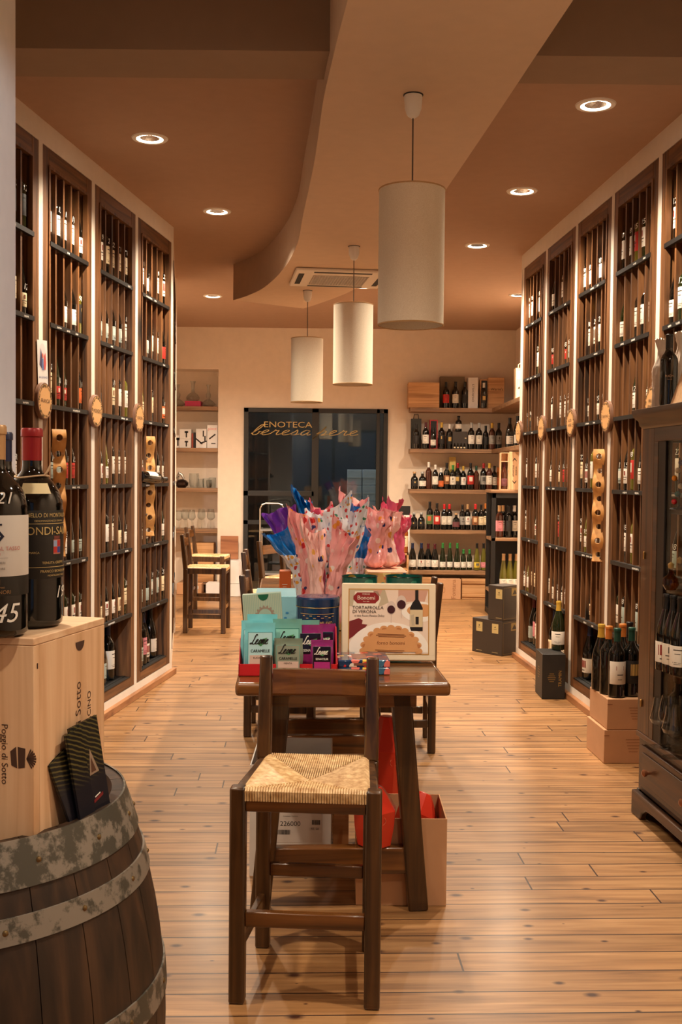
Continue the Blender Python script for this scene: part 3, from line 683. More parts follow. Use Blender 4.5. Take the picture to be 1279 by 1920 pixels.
sign(MR,rx(6.72),at(1068,793,6.72).z,['ALTO','ADIGE'],'round wooden sign lettered ALTO ADIGE on a white rack post',.026)
sign(MR,rx(6.0),at(1134,781,6.0).z,['TRENTINO'],'round wooden sign lettered TRENTINO on a white rack post',.022)
sign(MR,rx(5.27),at(1214,757,5.27).z,['FRIULI','VENEZIA'],'round wooden sign lettered FRIULI VENEZIA beside the glazed cabinet top',.025)
# postcard above FRANCIA
q=MB();T=thing('poster_card','small white card with a printed scene and blue arched lettering above the FRANCIA sign','card',mat=ML@Matrix.Translation((lx(5.15)+.01,-.004,at(80,680,5.15).z))@Matrix.Rotation(R(-4),4,'Y'))
q.box(-.06,.06,-.0015,0,-.108,.108);q.build('card',M_whitec,T)
q=MB();q.flat(ell(0,.025,.045,.068,28),.002,0);q.flat([(-.04,-.01),(-.02,.07),(-.005,.03),(-.01,-.03)],.0024,1);q.flat([(.008,-.03),(.012,.03),(.034,.05),(.042,0),(.03,-.035)],.0024,2);q.flat([(-.012,-.035),(-.008,.02),(.006,.02),(.01,-.035)],.0026,3);q.flat(ell(0,.035,.009,.012,12),.0028,4)
q.build('picture',[plain('pic_sky',(214,206,206),.5),plain('pic_navy',(60,56,96),.5),plain('pic_red',(196,84,84),.5),plain('pic_blue',(96,120,170),.5),plain('pic_skin',(206,110,96),.5)],T)
q=MB();text(q,'VINS DE FRANCE',0,-.07,.0135,0,off=.0022);q.build('lettering',plain('blue_ink',(70,84,150),.5),T)

# wavy bottle holders
def holder(px0,pyt,pyb,Y,side,label,n=8):
    top=at(px0,pyt,Y);bot=at(px0,pyb,Y);H=top.z-bot.z
    T=thing('wavy_bottle_holder',label,'bottle holder',(top.x,Y,bot.z),side*R(-28),'wavy plywood bottle holders')
    q=MB();A=.016;L=H;cell=L/n;W_=.070;th=.010
    def P(s,t_,o):
        y=A*math.sin(2*math.pi*s/(2*cell)) ;dy=A*math.cos(2*math.pi*s/(2*cell))*math.pi/cell
        nn=Vector((0,1,-dy)).normalized();return Vector((t_,y,s))+nn*o
    vs=[];fs=[]
    K=24
    for c in range(n):
        s0=c*cell
        ring=[]
        for k in range(K):
            a=2*math.pi*k/K+math.pi/4
            # square boundary point
            side_=k//(K//4);f=(k%(K//4))/(K//4)
            cs=[(1,1),(-1,1),(-1,-1),(1,-1)]
            c0=cs[side_];c1=cs[(side_+1)%4];bx=c0[0]+(c1[0]-c0[0])*f;bz=c0[1]+(c1[1]-c0[1])*f
            rr_=.0165
            o_=(s0+cell/2+bz*cell/2,bx*W_/2);i_=(s0+cell/2+math.sin(a)*rr_,math.cos(a)*rr_)
            mid=((o_[0]+i_[0])/2,(o_[1]+i_[1])/2);ring.append((o_,mid,i_))
        base=len(vs)
        for r3 in ring:
            for pt in r3:
                vs.append(P(pt[0],pt[1],-th/2))
            for pt in r3:
                vs.append(P(pt[0],pt[1],th/2))
        for k in range(K):
            j=(k+1)%K;a0=base+k*6;b0=base+j*6
            fs+=[(a0,a0+1,b0+1,b0),(a0+1,a0+2,b0+2,b0+1),(a0+3,b0+3,b0+4,a0+4),(a0+4,b0+4,b0+5,a0+5),(a0+2,a0+5,b0+5,b0+2)]
            o1=ring[k][0];o2=ring[j][0]
            if abs(abs(o1[1])-W_/2)<1e-6 and abs(o1[1]-o2[1])<1e-6: fs.append((a0,b0,b0+3,a0+3))
            if c==0 and abs(o1[0])<1e-6 and abs(o2[0])<1e-6: fs.append((a0,b0,b0+3,a0+3))
            if c==n-1 and abs(o1[0]-L)<1e-6 and abs(o2[0]-L)<1e-6: fs.append((a0,b0,b0+3,a0+3))
    q.add(vs,fs);o=q.build('wavy_strip',M_ply,T,ang=50)
    Mi=T.matrix_basis.inverted() if False else (Matrix.Translation((top.x,Y,bot.z))@Matrix.Rotation(side*R(-28),4,'Z')).inverted()
    for f in(.22,.78):
        wz=bot.z+H*(1-f)
        pw=Vector((LX(Y) if side<0 else RX(Y),Y,wz))
        if side<0: e1=ML@Vector((lx(Y)-.035,-.0,wz))
        else: e1=MR@Vector((rx(Y)-.035,-.0,wz))
        a=Mi@e1;b=Vector((side*.03,.012,H*(1-f)))
        q=MB();q.tube([a,b],.006,10);q.build('mounting_peg',M_steel,T)
    return T,H
holder(110,806,1044,5.34,-1,'wavy honey-coloured bottle holder below the FRANCIA sign')
TH,HH=holder(280,819,1005,6.85,-1,'wavy honey-coloured bottle holder with one bottle, below the EUROPA sign')
holder(1125,843,1053,6.10,1,'wavy honey-coloured bottle holder below the TRENTINO sign')
# the bottle lying through the holder
pc=at(262,893,6.70);ax=Vector((.40,.91,-.06)).normalized()
Z=ax;X=Z.cross(Vector((0,0,1))).normalized();Y_=Z.cross(X)
Mm=Matrix.Identity(4)
for i in range(3):Mm[i][0]=X[i];Mm[i][1]=Y_[i];Mm[i][2]=Z[i];Mm[i][3]=pc[i]
bottle(None,0,'dark bottle lying through the wavy holder, its round base towards the room','bottle in the wavy holder','bordeaux','white','black','dark','lines',24,mat=Mm)

# ---------------------------------------------------------------- stools
def stool_parts():
    fw,bw,dp=.358,.316,.335;lt=.042;sz=.565
    return fw,bw,dp,lt,sz
_stool={}
def make_stool(label,loc,rz,group='straw-seated wooden stools'):
    T=thing('counter_stool',label,'stool',loc,rz,group)
    fw,bw,dp,lt,sz=stool_parts();yf=-dp/2;yb=dp/2
    def put(key,fn,name,mats,bevel):
        if key not in _stool:
            q=MB();fn(q);o=q.build(name,mats,T,bevel=bevel);_stool[key]=o
        else:
            o=_stool[key].copy();COL.objects.link(o);o.parent=T;o.name=name
    for s in(-1,1):
        put('fl%d'%s,lambda q:q.box(s*fw/2-lt/2,s*fw/2+lt/2,yf-lt/2,yf+lt/2,0,sz+.012),'leg',M_walnut,.006)
        def bl(q):
            x=s*bw/2;q.beam((x,yb+.0,0),(x,yb,sz),lt,lt*.95,up=(0,1,0));q.beam((x,yb,sz-.002),(x,yb+.035,.862),lt,lt*.95,up=(0,1,0),w1=.036,h1=.032)
        put('bl%d'%s,bl,'leg',M_walnut,.006)
    put('fr',lambda q:q.box(-fw/2+lt/2,fw/2-lt/2,yf-.014,yf+.014,sz-.052,sz-.004),'seat_rail',M_walnutx,.003)
    put('br',lambda q:q.box(-bw/2+lt/2,bw/2-lt/2,yb-.012,yb+.012,sz-.05,sz-.004),'seat_rail',M_walnutx,.003)
    for s in(-1,1):
        put('sr%d'%s,lambda q:q.beam((s*(fw/2-.002),yf+lt/2,sz-.02),(s*(bw/2-.002),yb-lt/2,sz-.02),.026,.05),'seat_rail',M_walnut,.003)
        put('ss%d'%s,lambda q:q.beam((s*fw/2,yf+lt/2,.148),(s*bw/2,yb-lt/2,.148),.02,.038),'stretcher',M_walnut,.003)
    put('fs',lambda q:q.box(-fw/2+lt/2,fw/2-lt/2,yf-.012,yf+.012,.205,.245),'stretcher',M_walnutx,.003)
    put('bs',lambda q:q.box(-bw/2+lt/2,bw/2-lt/2,yb-.011,yb+.011,.215,.252),'stretcher',M_walnutx,.003)
    def tr(q):
        N=8
        for i in range(N):
            x0=-bw/2+lt/2+(bw-lt)*i/N;x1=-bw/2+lt/2+(bw-lt)*(i+1)/N
            c=lambda x:.012*(1-(2*x/bw)**2)
            q.add([(x0,yb+.012+c(x0),.752),(x1,yb+.012+c(x1),.752),(x1,yb+.036+c(x1),.752),(x0,yb+.036+c(x0),.752),(x0,yb+.018+c(x0),.822),(x1,yb+.018+c(x1),.822),(x1,yb+.042+c(x1),.822),(x0,yb+.042+c(x0),.822)],
              [(3,2,1,0),(4,5,6,7),(0,1,5,4),(2,3,7,6)]+([(3,0,4,7)] if i==0 else [])+([(1,2,6,5)] if i==N-1 else []))
    put('tr',tr,'backrest_rail',M_walnutx,0)
    def seat(q):
        # four woven triangles of cords, wrapped over the rails
        fr=fw-.035;br_=bw-.03;y0=yf-.012;y1=yb+.006
        def row(p0,p1,n0):   # one cord as a half round ridge
            pass
        # base cushion
        q.add([(-fr/2,y0,sz-.03),(fr/2,y0,sz-.03),(br_/2,y1,sz-.03),(-br_/2,y1,sz-.03),(-fr/2,y0,sz+.006),(fr/2,y0,sz+.006),(br_/2,y1,sz+.006),(-br_/2,y1,sz+.006),(0,0,sz+.0)],
              [(3,2,1,0),(4,5,8),(5,6,8),(6,7,8),(7,4,8)]+[(0,1,5,4),(1,2,6,5),(2,3,7,6),(3,0,4,7)])
        N=46
        C0=Vector((0,.0,sz+.004))
        cor=[Vector((-fr/2,y0,sz+.008)),Vector((fr/2,y0,sz+.008)),Vector((br_/2,y1,sz+.008)),Vector((-br_/2,y1,sz+.008))]
        ctr=[Vector((0,-.075,sz+.003))]*4
        for sd in range(4):
            a=cor[sd];b=cor[(sd+1)%4];out=((a+b)/2-C0);out.z=0;out.normalize()
            for i in range(N):
                f=(i+.5)/N;e_=a.lerp(b,f)
                # cord runs from edge inward to the mitre line
                d=min(f,1-f)*2
                tgt=(a if f<.5 else b).lerp(ctr[sd],d)
                inn=tgt
                rr_=(b-a).length/N*.5
                lift=Vector((0,0,.0015))
                pts=[e_+out*.004+Vector((0,0,-.03)),e_+out*.005+Vector((0,0,-.004)),e_-out*.004+lift*1.6,e_.lerp(inn,.5)+lift,inn]
                q.tube(pts,[rr_,rr_*1.05,rr_*1.02,rr_,rr_*.7],5)
    put('seat',seat,'woven_seat',M_rush,0)
    return T
c0=(on(445,1877,0)+on(697,1888,0))/2
rz0=math.atan2(on(697,1888,0).y-on(445,1877,0).y,on(697,1888,0).x-on(445,1877,0).x)
ctr=Vector((c0.x,c0.y,0))+Matrix.Rotation(rz0,3,'Z')@Vector((0,.1675,0))
make_stool('dark wooden stool with straw seat in front of the table end, closest to the camera',ctr,rz0)
make_stool('dark straw-seated stool beneath the decanter shelves, the nearer of that pair',(at(385,1182,9.35).x,9.45,0),R(90))
make_stool('dark straw-seated stool beneath the decanter shelves, the farther of that pair',(at(392,1150,10.8).x,10.75,0),R(86))
make_stool('dark stool tucked in along the table side facing the TRENTINO rack',(.30,5.50,0),R(-76-180+180-14+0))
make_stool('dark stool mostly hidden by the blue boxes, backrest beside the orange box',(-.47,7.45,0),R(92))
make_stool('dark stool past the far end of the table, backrest before the glass door',(-.40,8.55,0),R(60))
make_stool('dark stool half under the table on the side of the FRANCIA rack',(-.32,5.80,0),R(90))

# ---------------------------------------------------------------- table
TZ=.76
fl=on(441,1281,TZ);fr_=on(846,1281,TZ);tw=(fr_-fl).length;ta=math.atan2(fr_.y-fl.y,fr_.x-fl.x)
MT=Matrix.Translation((fl.x,fl.y,0))@Matrix.Rotation(ta,4,'Z')
def table(y0,y1,label):
    T=thing('display_table',label,'table',mat=MT@Matrix.Translation((0,y0,0)),group='dark display tables')
    L=y1-y0
    q=MB();q.box(0,tw,0,L,TZ-.042,TZ);q.build('table_top',M_walnutx,T,bevel=.012,seg=3)
    Mi=MT.inverted()
    for yy in(.14,L-.14):
        for s in(-1,1):
            xt=tw/2+s*.19;xb=tw/2+s*.255
            q=MB();q.beam((xb,yy,0),(xt,yy,TZ-.042),.064,.06,up=(0,1,0));q.build('leg',M_walnut,T,bevel=.006)
        q=MB();q.box(tw/2-.235,tw/2+.235,yy-.022,yy+.022,.12,.205);q.build('stretcher',M_walnutx,T,bevel=.004)
        q=MB();q.box(tw/2-.24,tw/2+.24,yy-.03,yy+.03,TZ-.10,TZ-.0425);q.build('apron',M_walnutx,T,bevel=.004)
    return T
table(0,1.75,'dark wooden table carrying the candy tray and cake box')
table(1.80,3.3,'second dark wooden table continuing behind, under the wrapped sweets')

# ---------------------------------------------------------------- things on the table
ZT=TZ+.0012
def tab(px,py,z=ZT):return on(px,py,z)
def txt(parent,lines,mat,name='lettering'):
    q=MB()
    for a in lines:q_=text(q,*a[:4],0,**(a[4] if len(a)>4 else {}))
    return q.build(name,mat,parent)
# red tray
p0=at(447,1281,3.345);x1=at(633,1281,3.345).x;wT=x1-p0.x
M_red=plain('red_card',(196,26,34),.5)
T=thing('candy_tray','red card display tray full of candy bags at the table corner','tray',(p0.x,p0.y,ZT),ta)
q=MB();q.box(0,wT,0,.2,0,.003);q.box(0,wT,0,.003,0,.038);q.box(0,wT,.197,.2,0,.09)
for xx,hs in((0,.75),(wT-.003,1)):
    q.add([(xx,0,0),(xx+.003,0,0),(xx,0,.038),(xx+.003,0,.038),(xx,.05,.06),(xx+.003,.05,.06),(xx,.10,.14*hs),(xx+.003,.10,.14*hs),(xx,.2,.14*hs),(xx+.003,.2,.14*hs),(xx,.2,0),(xx+.003,.2,0)],
      [(0,2,4,6,8,10),(11,9,7,5,3,1),(0,1,3,2),(2,3,5,4),(4,5,7,6),(6,7,9,8),(8,9,11,10)])
q.build('tray_body',M_red,T)
def candy(px,pyt,Y,w,cols,label,word2,lean=.12,h=None,ink=M_inkblk,third=None):
    top=at(px,pyt,Y);zb=ZT+.0035;h=h or (top.z-zb)
    T=thing('candy_bag',label,'candy bag',(top.x,Y,zb),ta,'candy bags in the red tray')
    T.rotation_euler=(-lean,0,ta+rnd.uniform(-.06,.06))
    q=MB();nx,nz=12,16;vs=[];fs=[]
    for sgn in(-1,1):
        for j in range(nz+1):
            f=j/nz
            th=.016*math.sin(math.pi*min(1,f/.84))**.6 if f<.84 else 0.0008
            th=max(th,.0012)
            for i in range(nx+1):
                u=i/nx*2-1;pu=(1-abs(u)**3)
                wv=w/2*(1-.03*math.sin(f*9))
                y=sgn*(th*pu+.0006)+rnd.uniform(-.0011,.0011)*(1 if f>.75 else .35)
                vs.append((u*wv,y,f*h))
    st=(nx+1)*(nz+1)
    for j in range(nz):
        for i in range(nx):
            a=j*(nx+1)+i;mi=0
            f=(j+.5)/nz;u=(i+.5)/nx*2-1
            fs.append(((a,a+1,a+nx+2,a+nx+1),0))
            fs.append(((a+st+nx+1,a+st+nx+2,a+st+1,a+st),0))
    q.add(vs,[f[0] for f in fs]);q.build('bag_body',cols[0],T,ang=80)
    q=MB();q.M=Matrix.Translation((0,-.0205,0));ww=w*.40
    q.flat([(-ww,.12*h),(ww,.12*h),(ww,.83*h),(-ww,.83*h)],0.0002,1);q.flat([(-ww*.96,.13*h),(ww*.96,.13*h),(ww*.96,.82*h),(-ww*.96,.82*h)],.0005,0)
    q.flat([(-ww*.85,.04*h),(ww*.9,.04*h),(ww*.9,.38*h),(-ww*.85,.38*h)],.0009,2)
    q.flat([(x,z) for x,z in [(-.010,.6*h),(.002,.55*h),(.014,.62*h),(.022,.72*h),(.004,.69*h)]],.0009,3)
    q.build('front_panel',[cols[1],cols[2],cols[3],plain('leaf_green',(74,140,90),.4)],T)
    q=MB();q.M=Matrix.Translation((0,-.0205,0));script(q,'Leone',-w*.31,.60*h,w*.30,w*.028,0,.0014,.35,.74)
    text(q,word2,0,.46*h,w*.135,0,off=.0014,sx=.85);text(q,word2,.0004,.4605*h,w*.135,0,off=.0015,sx=.85)
    if third:text(q,third,0,.325*h,w*.085,0,off=.0014)
    q.build('lettering',ink,T);return T
cT=plain('bag_teal',(120,204,216),.18,coat=.6);cTp=plain('bag_teal_panel',(184,230,238),.15,coat=.6);cTd=plain('bag_teal_edge',(70,150,160),.2);cPk=plain('bag_pink_flash',(214,188,176),.4)
cG=plain('bag_green',(110,170,160),.18,coat=.6);cGp=plain('bag_green_panel',(150,220,208),.15,coat=.6);cGd=plain('bag_green_edge',(36,120,108),.2)
cO=plain('bag_sage',(122,136,118),.25,coat=.5);cOp=plain('bag_sage_panel',(146,156,140),.2,coat=.5)
cV=plain('bag_magenta',(142,40,110),.15,coat=.7);cVp=plain('bag_black_panel',(30,22,34),.12,coat=.7);cVd=plain('bag_silver_edge',(190,186,200),.2,metal=.8);cVb=plain('bag_magenta_flash',(176,52,130),.3)
candy(606,1168,3.485,.085,(cV,cVp,cVd,cVb),'magenta candy bag at the back against the red tray','SENATEUR',.05,.145,ink=M_chalk)
candy(492,1152,3.455,.10,(cT,cTp,cTd,cPk),'pale teal candy bag at the very back of the teal row','CARAMELLE',.05)
candy(574,1163,3.45,.09,(cG,cGp,cGd,cPk),'green candy bag with only its crimped top showing at the back','CARAMELLE',.05)
candy(539,1161,3.415,.095,(cG,cGp,cGd,cPk),'bright green Leone candy bag behind the sage one','CARAMELLE',.05)
candy(481,1164,3.415,.10,(cT,cTp,cTd,cPk),'teal candy bag directly behind the front eucalyptus bag','CARAMELLE',.05)
candy(582,1172,3.425,.085,(cV,cVp,cVd,cVb),'magenta and black candy bag behind the SENATEUR bag','SENATEUR',.05,ink=M_chalk)
candy(488,1168,3.376,.098,(cT,cTp,cTd,cPk),'front teal candy bag lettered Leone CARAMELLE EUCALIPTO','CARAMELLE',.03,third='EUCALIPTO')
candy(541,1197,3.37,.092,(cO,cOp,cG,cPk),'sage grey candy bag lettered Leone CARAMELLE MENTA in front','CARAMELLE',.03,third='MENTA')
candy(604,1200,3.376,.072,(cV,cVp,cVd,cVb),'small black and magenta candy bag lettered SENATEUR','SENATEUR',.03,ink=M_chalk)
# mint lace box
M_mint=plain('mint_card',(156,182,168),.35,coat=.3);M_stripe=plain('mint_stripe',(186,196,170),.4)
c=at(499,1150,3.60);zt=at(499,1113,3.60).z
T=thing('mint_gift_box','mint striped gift box with lace print leaning behind the teal bags','gift box',(c.x,3.60,ZT),ta+R(-5));T.rotation_euler=(R(-3),R(-4),ta)
h=zt-ZT;q=MB();q.box(-.066,.066,0,.05,0,h);q.build('box_body',M_mint,T,bevel=.002)
q=MB()
for i in range(22): q.box(-.064+i*.006,-.062+i*.006,-.0006,0,.004,h-.004)
q.build('stripes',M_stripe,T)
q=MB();q.flat(ell(.005,h-.004,.018,.02,20,math.pi,2*math.pi),.0012,0);q.build('seal',plain('green_seal',(20,92,62),.4),T)
q=MB();pts=[]
for i in range(32):
    a=math.pi*i/31;r_=.034 if i%4<2 else .028;pts.append((.008+r_*math.cos(a),h-.075+r_*math.sin(a)))
q.flat(pts,.0012,0);q.flat(ell(.008,h-.075,.022,.022,20,0,math.pi),.0015,1);q.build('lace_print',[plain('lace_brown',(150,132,118),.5),M_mint],T)
# light blue box
c=at(478,1118,3.78);x2=at(556,1118,3.78).x;M_lb=plain('light_blue_card',(140,196,212),.35,coat=.3)
T=thing('light_blue_gift_box','plain light blue gift box behind the mint striped box','gift box',(c.x,3.78,ZT),ta);h=at(478,1118,3.78).z-ZT
q=MB();q.box(0,x2-c.x,0,.28,0,h);q.build('box_body',M_lb,T,bevel=.002)
q=MB();rr=random.Random(3)
for i in range(14):
    x_,z_=rr.uniform(.08,.135),rr.uniform(.02,h-.04);q.flat(ell(x_,z_,.006,.004,10),.0008)
q.build('floral_print',plain('blue_flower_print',(70,140,190),.4),T)
# blue tin
c=at(596,1117,3.66);r_=.0755;h=c.z-ZT
M_navy=plain('navy_tin',(20,52,96),.22,metal=.3,coat=.5)
T=thing('blue_biscuit_tin','round navy blue tin with gold lettering','tin',(c.x,3.66+.0,ZT),0)
q=MB();q.lathe([(0,0),(r_-.003,0),(r_-.002,.003),(r_-.002,h-.03)],40);q.build('tin_body',M_navy,T)
q=MB();q.lathe([(r_-.002,h-.032),(r_,h-.031),(r_,h-.006),(r_-.004,h-.001),(r_-.012,h),(0,h-.002)],40);q.build('lid',M_navy,T)
q=MB();q.tube([(math.sin(a)*(r_-.001),-math.cos(a)*(r_-.001),h-.034) for a in[2*math.pi*k/40 for k in range(40)]],.0012,6,0,True);q.build('lid_bead',M_gold,T)
q=MB();text(q,'BARATTI & MILANO',0,h-.087,.020,0,wrap=r_+.0005,sx=.62);text(q,'BARATTI & MILANO',.0004,h-.0868,.020,0,off=.0008,wrap=r_+.0005,sx=.62)
for z_ in(h-.055,h-.122):
    q.lathe([(r_+.0003,z_),(r_+.0003,z_+.0015)],24,0,a0=-.85,a1=.85)
for k in range(9):
    a=-.7+k*.175;q.lathe([(r_+.0004,h-.066+.004*math.cos(k*3)),(r_+.0004,h-.0635+.004*math.cos(k*3))],3,0,a0=a,a1=a+.12)
    q.lathe([(r_+.0004,h-.107-.004*math.cos(k*3)),(r_+.0004,h-.105-.004*math.cos(k*3))],3,0,a0=a,a1=a+.12)
q.build('gold_print',plain('tin_gold',(206,168,104),.4),T)
# cake box
bl=at(640,1238,3.60);br=at(817,1240,3.60);tl=at(640,1098,3.63)
wB=br.x-bl.x;hB=.262;M_cb=plain('cream_box',(234,218,190),.45,coat=.2)
T=thing('cake_box','large cream cake box printed with a tart, lettered Bonomi TORTAFROLLA DI VERONA','cake box',(bl.x,3.60,ZT+.009),ta);T.rotation_euler=(R(-7),0,0.0)
q=MB();q.box(0,wB,0,.055,0,hB);q.build('box_body',M_cb,T,bevel=.004)
q=MB();q.M=Matrix.Translation((0,-.0008,0))
x0,x1,z0,z1=.026,wB-.026,.024,hB-.022
def Pn(u,v): return (x0+(x1-x0)*u,z0+(z1-z0)*v)
def clip(pts): return [(min(max(a,x0),x1),min(max(b,z0),z1)) for a,b in pts]
def E_(u,v,ru,rv,n=24,a0=0,a1=2*math.pi): return clip([(x0+(x1-x0)*(u+ru*math.cos(a0+(a1-a0)*i/n)),z0+(z1-z0)*(v+rv*math.sin(a0+(a1-a0)*i/n))) for i in range(n if abs(a1-a0-2*math.pi)<1e-6 else n+1)])
cm=['gold','table','back1','back2','plate','crust','crust2','napkin','glass','wine','bot','botlab','logo','crustline','pale']
cc=[(190,140,60),(234,214,198),(190,176,150),(206,160,140),(246,240,232),(214,156,102),(190,124,74),(120,36,40),(214,196,186),(60,16,26),(22,16,16),(214,196,160),(140,34,34),(120,66,30),(236,226,210)]
cmat=[plain('print_'+a,b,.45) for a,b in zip(cm,cc)]
def I(n):return cm.index(n)
g=.003
q.flat([(x0-g,z0-g),(x1+g,z0-g),(x1+g,z1+g),(x0-g,z1+g)],.0002,I('gold'));q.flat([(x0,z0),(x1,z0),(x1,z1),(x0,z1)],.0004,I('table'))
q.flat([Pn(0,.74),Pn(.36,.72),Pn(.5,.8),Pn(.45,1),Pn(0,1)],.0006,I('back1'));q.flat([Pn(.3,1),Pn(.42,1),Pn(.38,.9),Pn(.31,.93)],.0008,I('back2'));q.flat([Pn(.62,.8),Pn(.8,.82),Pn(.95,.8),Pn(1,1),Pn(.62,1)],.0006,I('back2'))
q.flat([Pn(.04,.72),Pn(.36,.72),Pn(.4,.86),Pn(.36,.98),Pn(.07,.97)],.0008,I('pale'))
q.flat(E_(.9,.66,.24,.16),.0008,I('plate'));q.flat(E_(.93,.68,.2,.1),.001,I('crust'))
q.flat([Pn(0,.5),Pn(.12,.55),Pn(.17,.52),Pn(.16,.46),Pn(.23,.45),Pn(.2,.4),Pn(0,.22)],.001,I('napkin'))
q.flat(E_(.5,.02,.52,.47,40,0,math.pi),.0012,I('plate'))
pts=[]
N=13
for i in range(N):
    a=math.pi*(i)/(N-1);cx_=.53+.35*math.cos(a);cz_=.04+.36*math.sin(a)
    q.flat(E_(cx_,cz_,.05,.05,14),.0016+.00002*i,I('crust'))
    q.flat(E_(cx_+.006,cz_-.012,.032,.03,12),.002+.00002*i,I('crust2') if i%2 else I('crust'))
q.flat(E_(.53,.03,.345,.36,36,0,math.pi),.0026,I('crust'))
for k,(u0,u1,v) in enumerate([(.36,.7,.30),(.34,.72,.28),(.37,.7,.26),(.33,.7,.05),(.36,.68,.03)]): q.flat([Pn(u0,v),Pn(u1,v-.01),Pn(u1,v),Pn(u0,v+.012)],.003,I('crustline'))
text(q,'forno bonomi',x0+(x1-x0)*.53,z0+(z1-z0)*.165,.017,I('crustline'),off=.003,shear=.15)
for (u,v,s) in((.53,.72,1.),(.66,.8,1.1)):
    q.flat(E_(u,v,.058*s,.105*s,20),.0012,I('glass'));q.flat(E_(u,v-.03,.05*s,.065*s,16),.0016,I('wine'));q.flat([Pn(u-.004,v-.1*s),Pn(u+.004,v-.1*s),Pn(u+.004,v-.24),Pn(u-.004,v-.24)],.0012,I('glass'))
q.flat([Pn(.785,.36),Pn(.93,.36),Pn(.93,.72),Pn(.9,.8),Pn(.875,.85),Pn(.875,1),Pn(.835,1),Pn(.835,.85),Pn(.8,.8),Pn(.77,.72),Pn(.77,.4)],.0018,I('bot'))
q.flat([Pn(.77,.42),Pn(.93,.42),Pn(.93,.69),Pn(.77,.69)],.0022,I('botlab'));q.flat([Pn(.84,.46),Pn(.88,.46),Pn(.88,.58),Pn(.84,.58)],.0024,I('bot'));q.flat([Pn(.79,.44),Pn(.83,.44),Pn(.82,.62),Pn(.78,.6)],.0024,I('back1'))
lx0,lx1,lz0,lz1=Pn(.05,.79)[0],Pn(.375,.79)[0],Pn(0,.785)[1],Pn(0,.955)[1];ch=.013
q.flat([(lx0+ch,lz0),(lx1-ch,lz0),(lx1,lz0+ch),(lx1,lz1-ch),(lx1-ch,lz1),(lx0+ch,lz1),(lx0,lz1-ch),(lx0,lz0+ch)],.0014,I('logo'))
q.build('printed_picture',cmat,T)
q=MB();q.M=Matrix.Translation((0,-.0008,0));lc=(lx0+lx1)/2;lz=(lz0+lz1)/2
text(q,'FORNO',lc,lz+.0125,.0075,0,off=.002);text(q,'Bonomi',lc,lz,.0195,0,off=.002);text(q,'DAL 1850',lc,lz-.0125,.005,0,off=.002);q.build('logo_lettering',plain('print_cream',(240,226,208),.5),T)
q=MB();q.M=Matrix.Translation((0,-.0008,0));text(q,'TORTAFROLLA',Pn(.235,0)[0],Pn(0,.715)[1],.0155,0,off=.0018);text(q,'DI VERONA',Pn(.19,0)[0],Pn(0,.652)[1],.0155,0,off=.0018);text(q,'e vino Rosso Passito Dolce',Pn(.255,0)[0],Pn(0,.59)[1],.0105,0,off=.0018,sx=.88);q.build('title_lettering',M_ink,T)
# floral boxes
M_flor=spotted('floral_print_card',(30,58,96),[(214,48,52),(236,226,214),(226,120,110),(60,110,140),(200,60,70),(236,196,90)],scale=38,rough=.15,dens=.55)
c=at(634,1272,3.375);x2=at(732,1272,3.375).x
for i in range(2):
    T=thing('floral_chocolate_box',['flat blue and red patterned box, the lower of two beside the chair post','flat blue and red patterned box, the upper of two beside the chair post'][i],'chocolate box',(c.x,3.385,ZT+i*.0235),ta+R(-1.5+2*i),'flat patterned boxes')
    q=MB();q.box(0,x2-c.x,0,.16,0,.023);q.build('box_body',M_flor,T,bevel=.003)
    q=MB();q.box(.048,.095,.03,.12,.0231,.0238);q.box(.05,.09,-.0007,0,.006,.014);q.build('seal_panel',plain('bronze_panel',(130,84,68),.3),T)
# green tins
for i,(a_,b_) in enumerate(((641,708),(723,792))):
    c=at((a_+b_)/2,1082,3.92);r_=(b_-a_)/2/2000*3.92;h=c.z-ZT+.004
    T=thing('green_open_tin',['dark green open-topped tin behind the cake box, next to the pink bundles','teal open-topped tin behind the cake box, next to the chair back'][i],'tin',(c.x,3.92,ZT),0,'green metal tins')
    q=MB();q.lathe([(0,0),(r_,0),(r_,h),(r_-.002,h),(r_-.002,.004),(0,.004)],36);
    mg=spotted('green_tin_%d'%i,(22,84,74),[(120,150,150),(20,60,56),(60,130,110),(150,120,40)],scale=16,rough=.2,dens=.5);q.build('tin_body',mg,T)
    q=MB();q.tube([(math.sin(a)*r_,-math.cos(a)*r_,h) for a in[2*math.pi*k/36 for k in range(36)]],.0016,6,0,True);q.build('rim',plain('tin_rim',(20,36,32),.25,metal=.6),T)
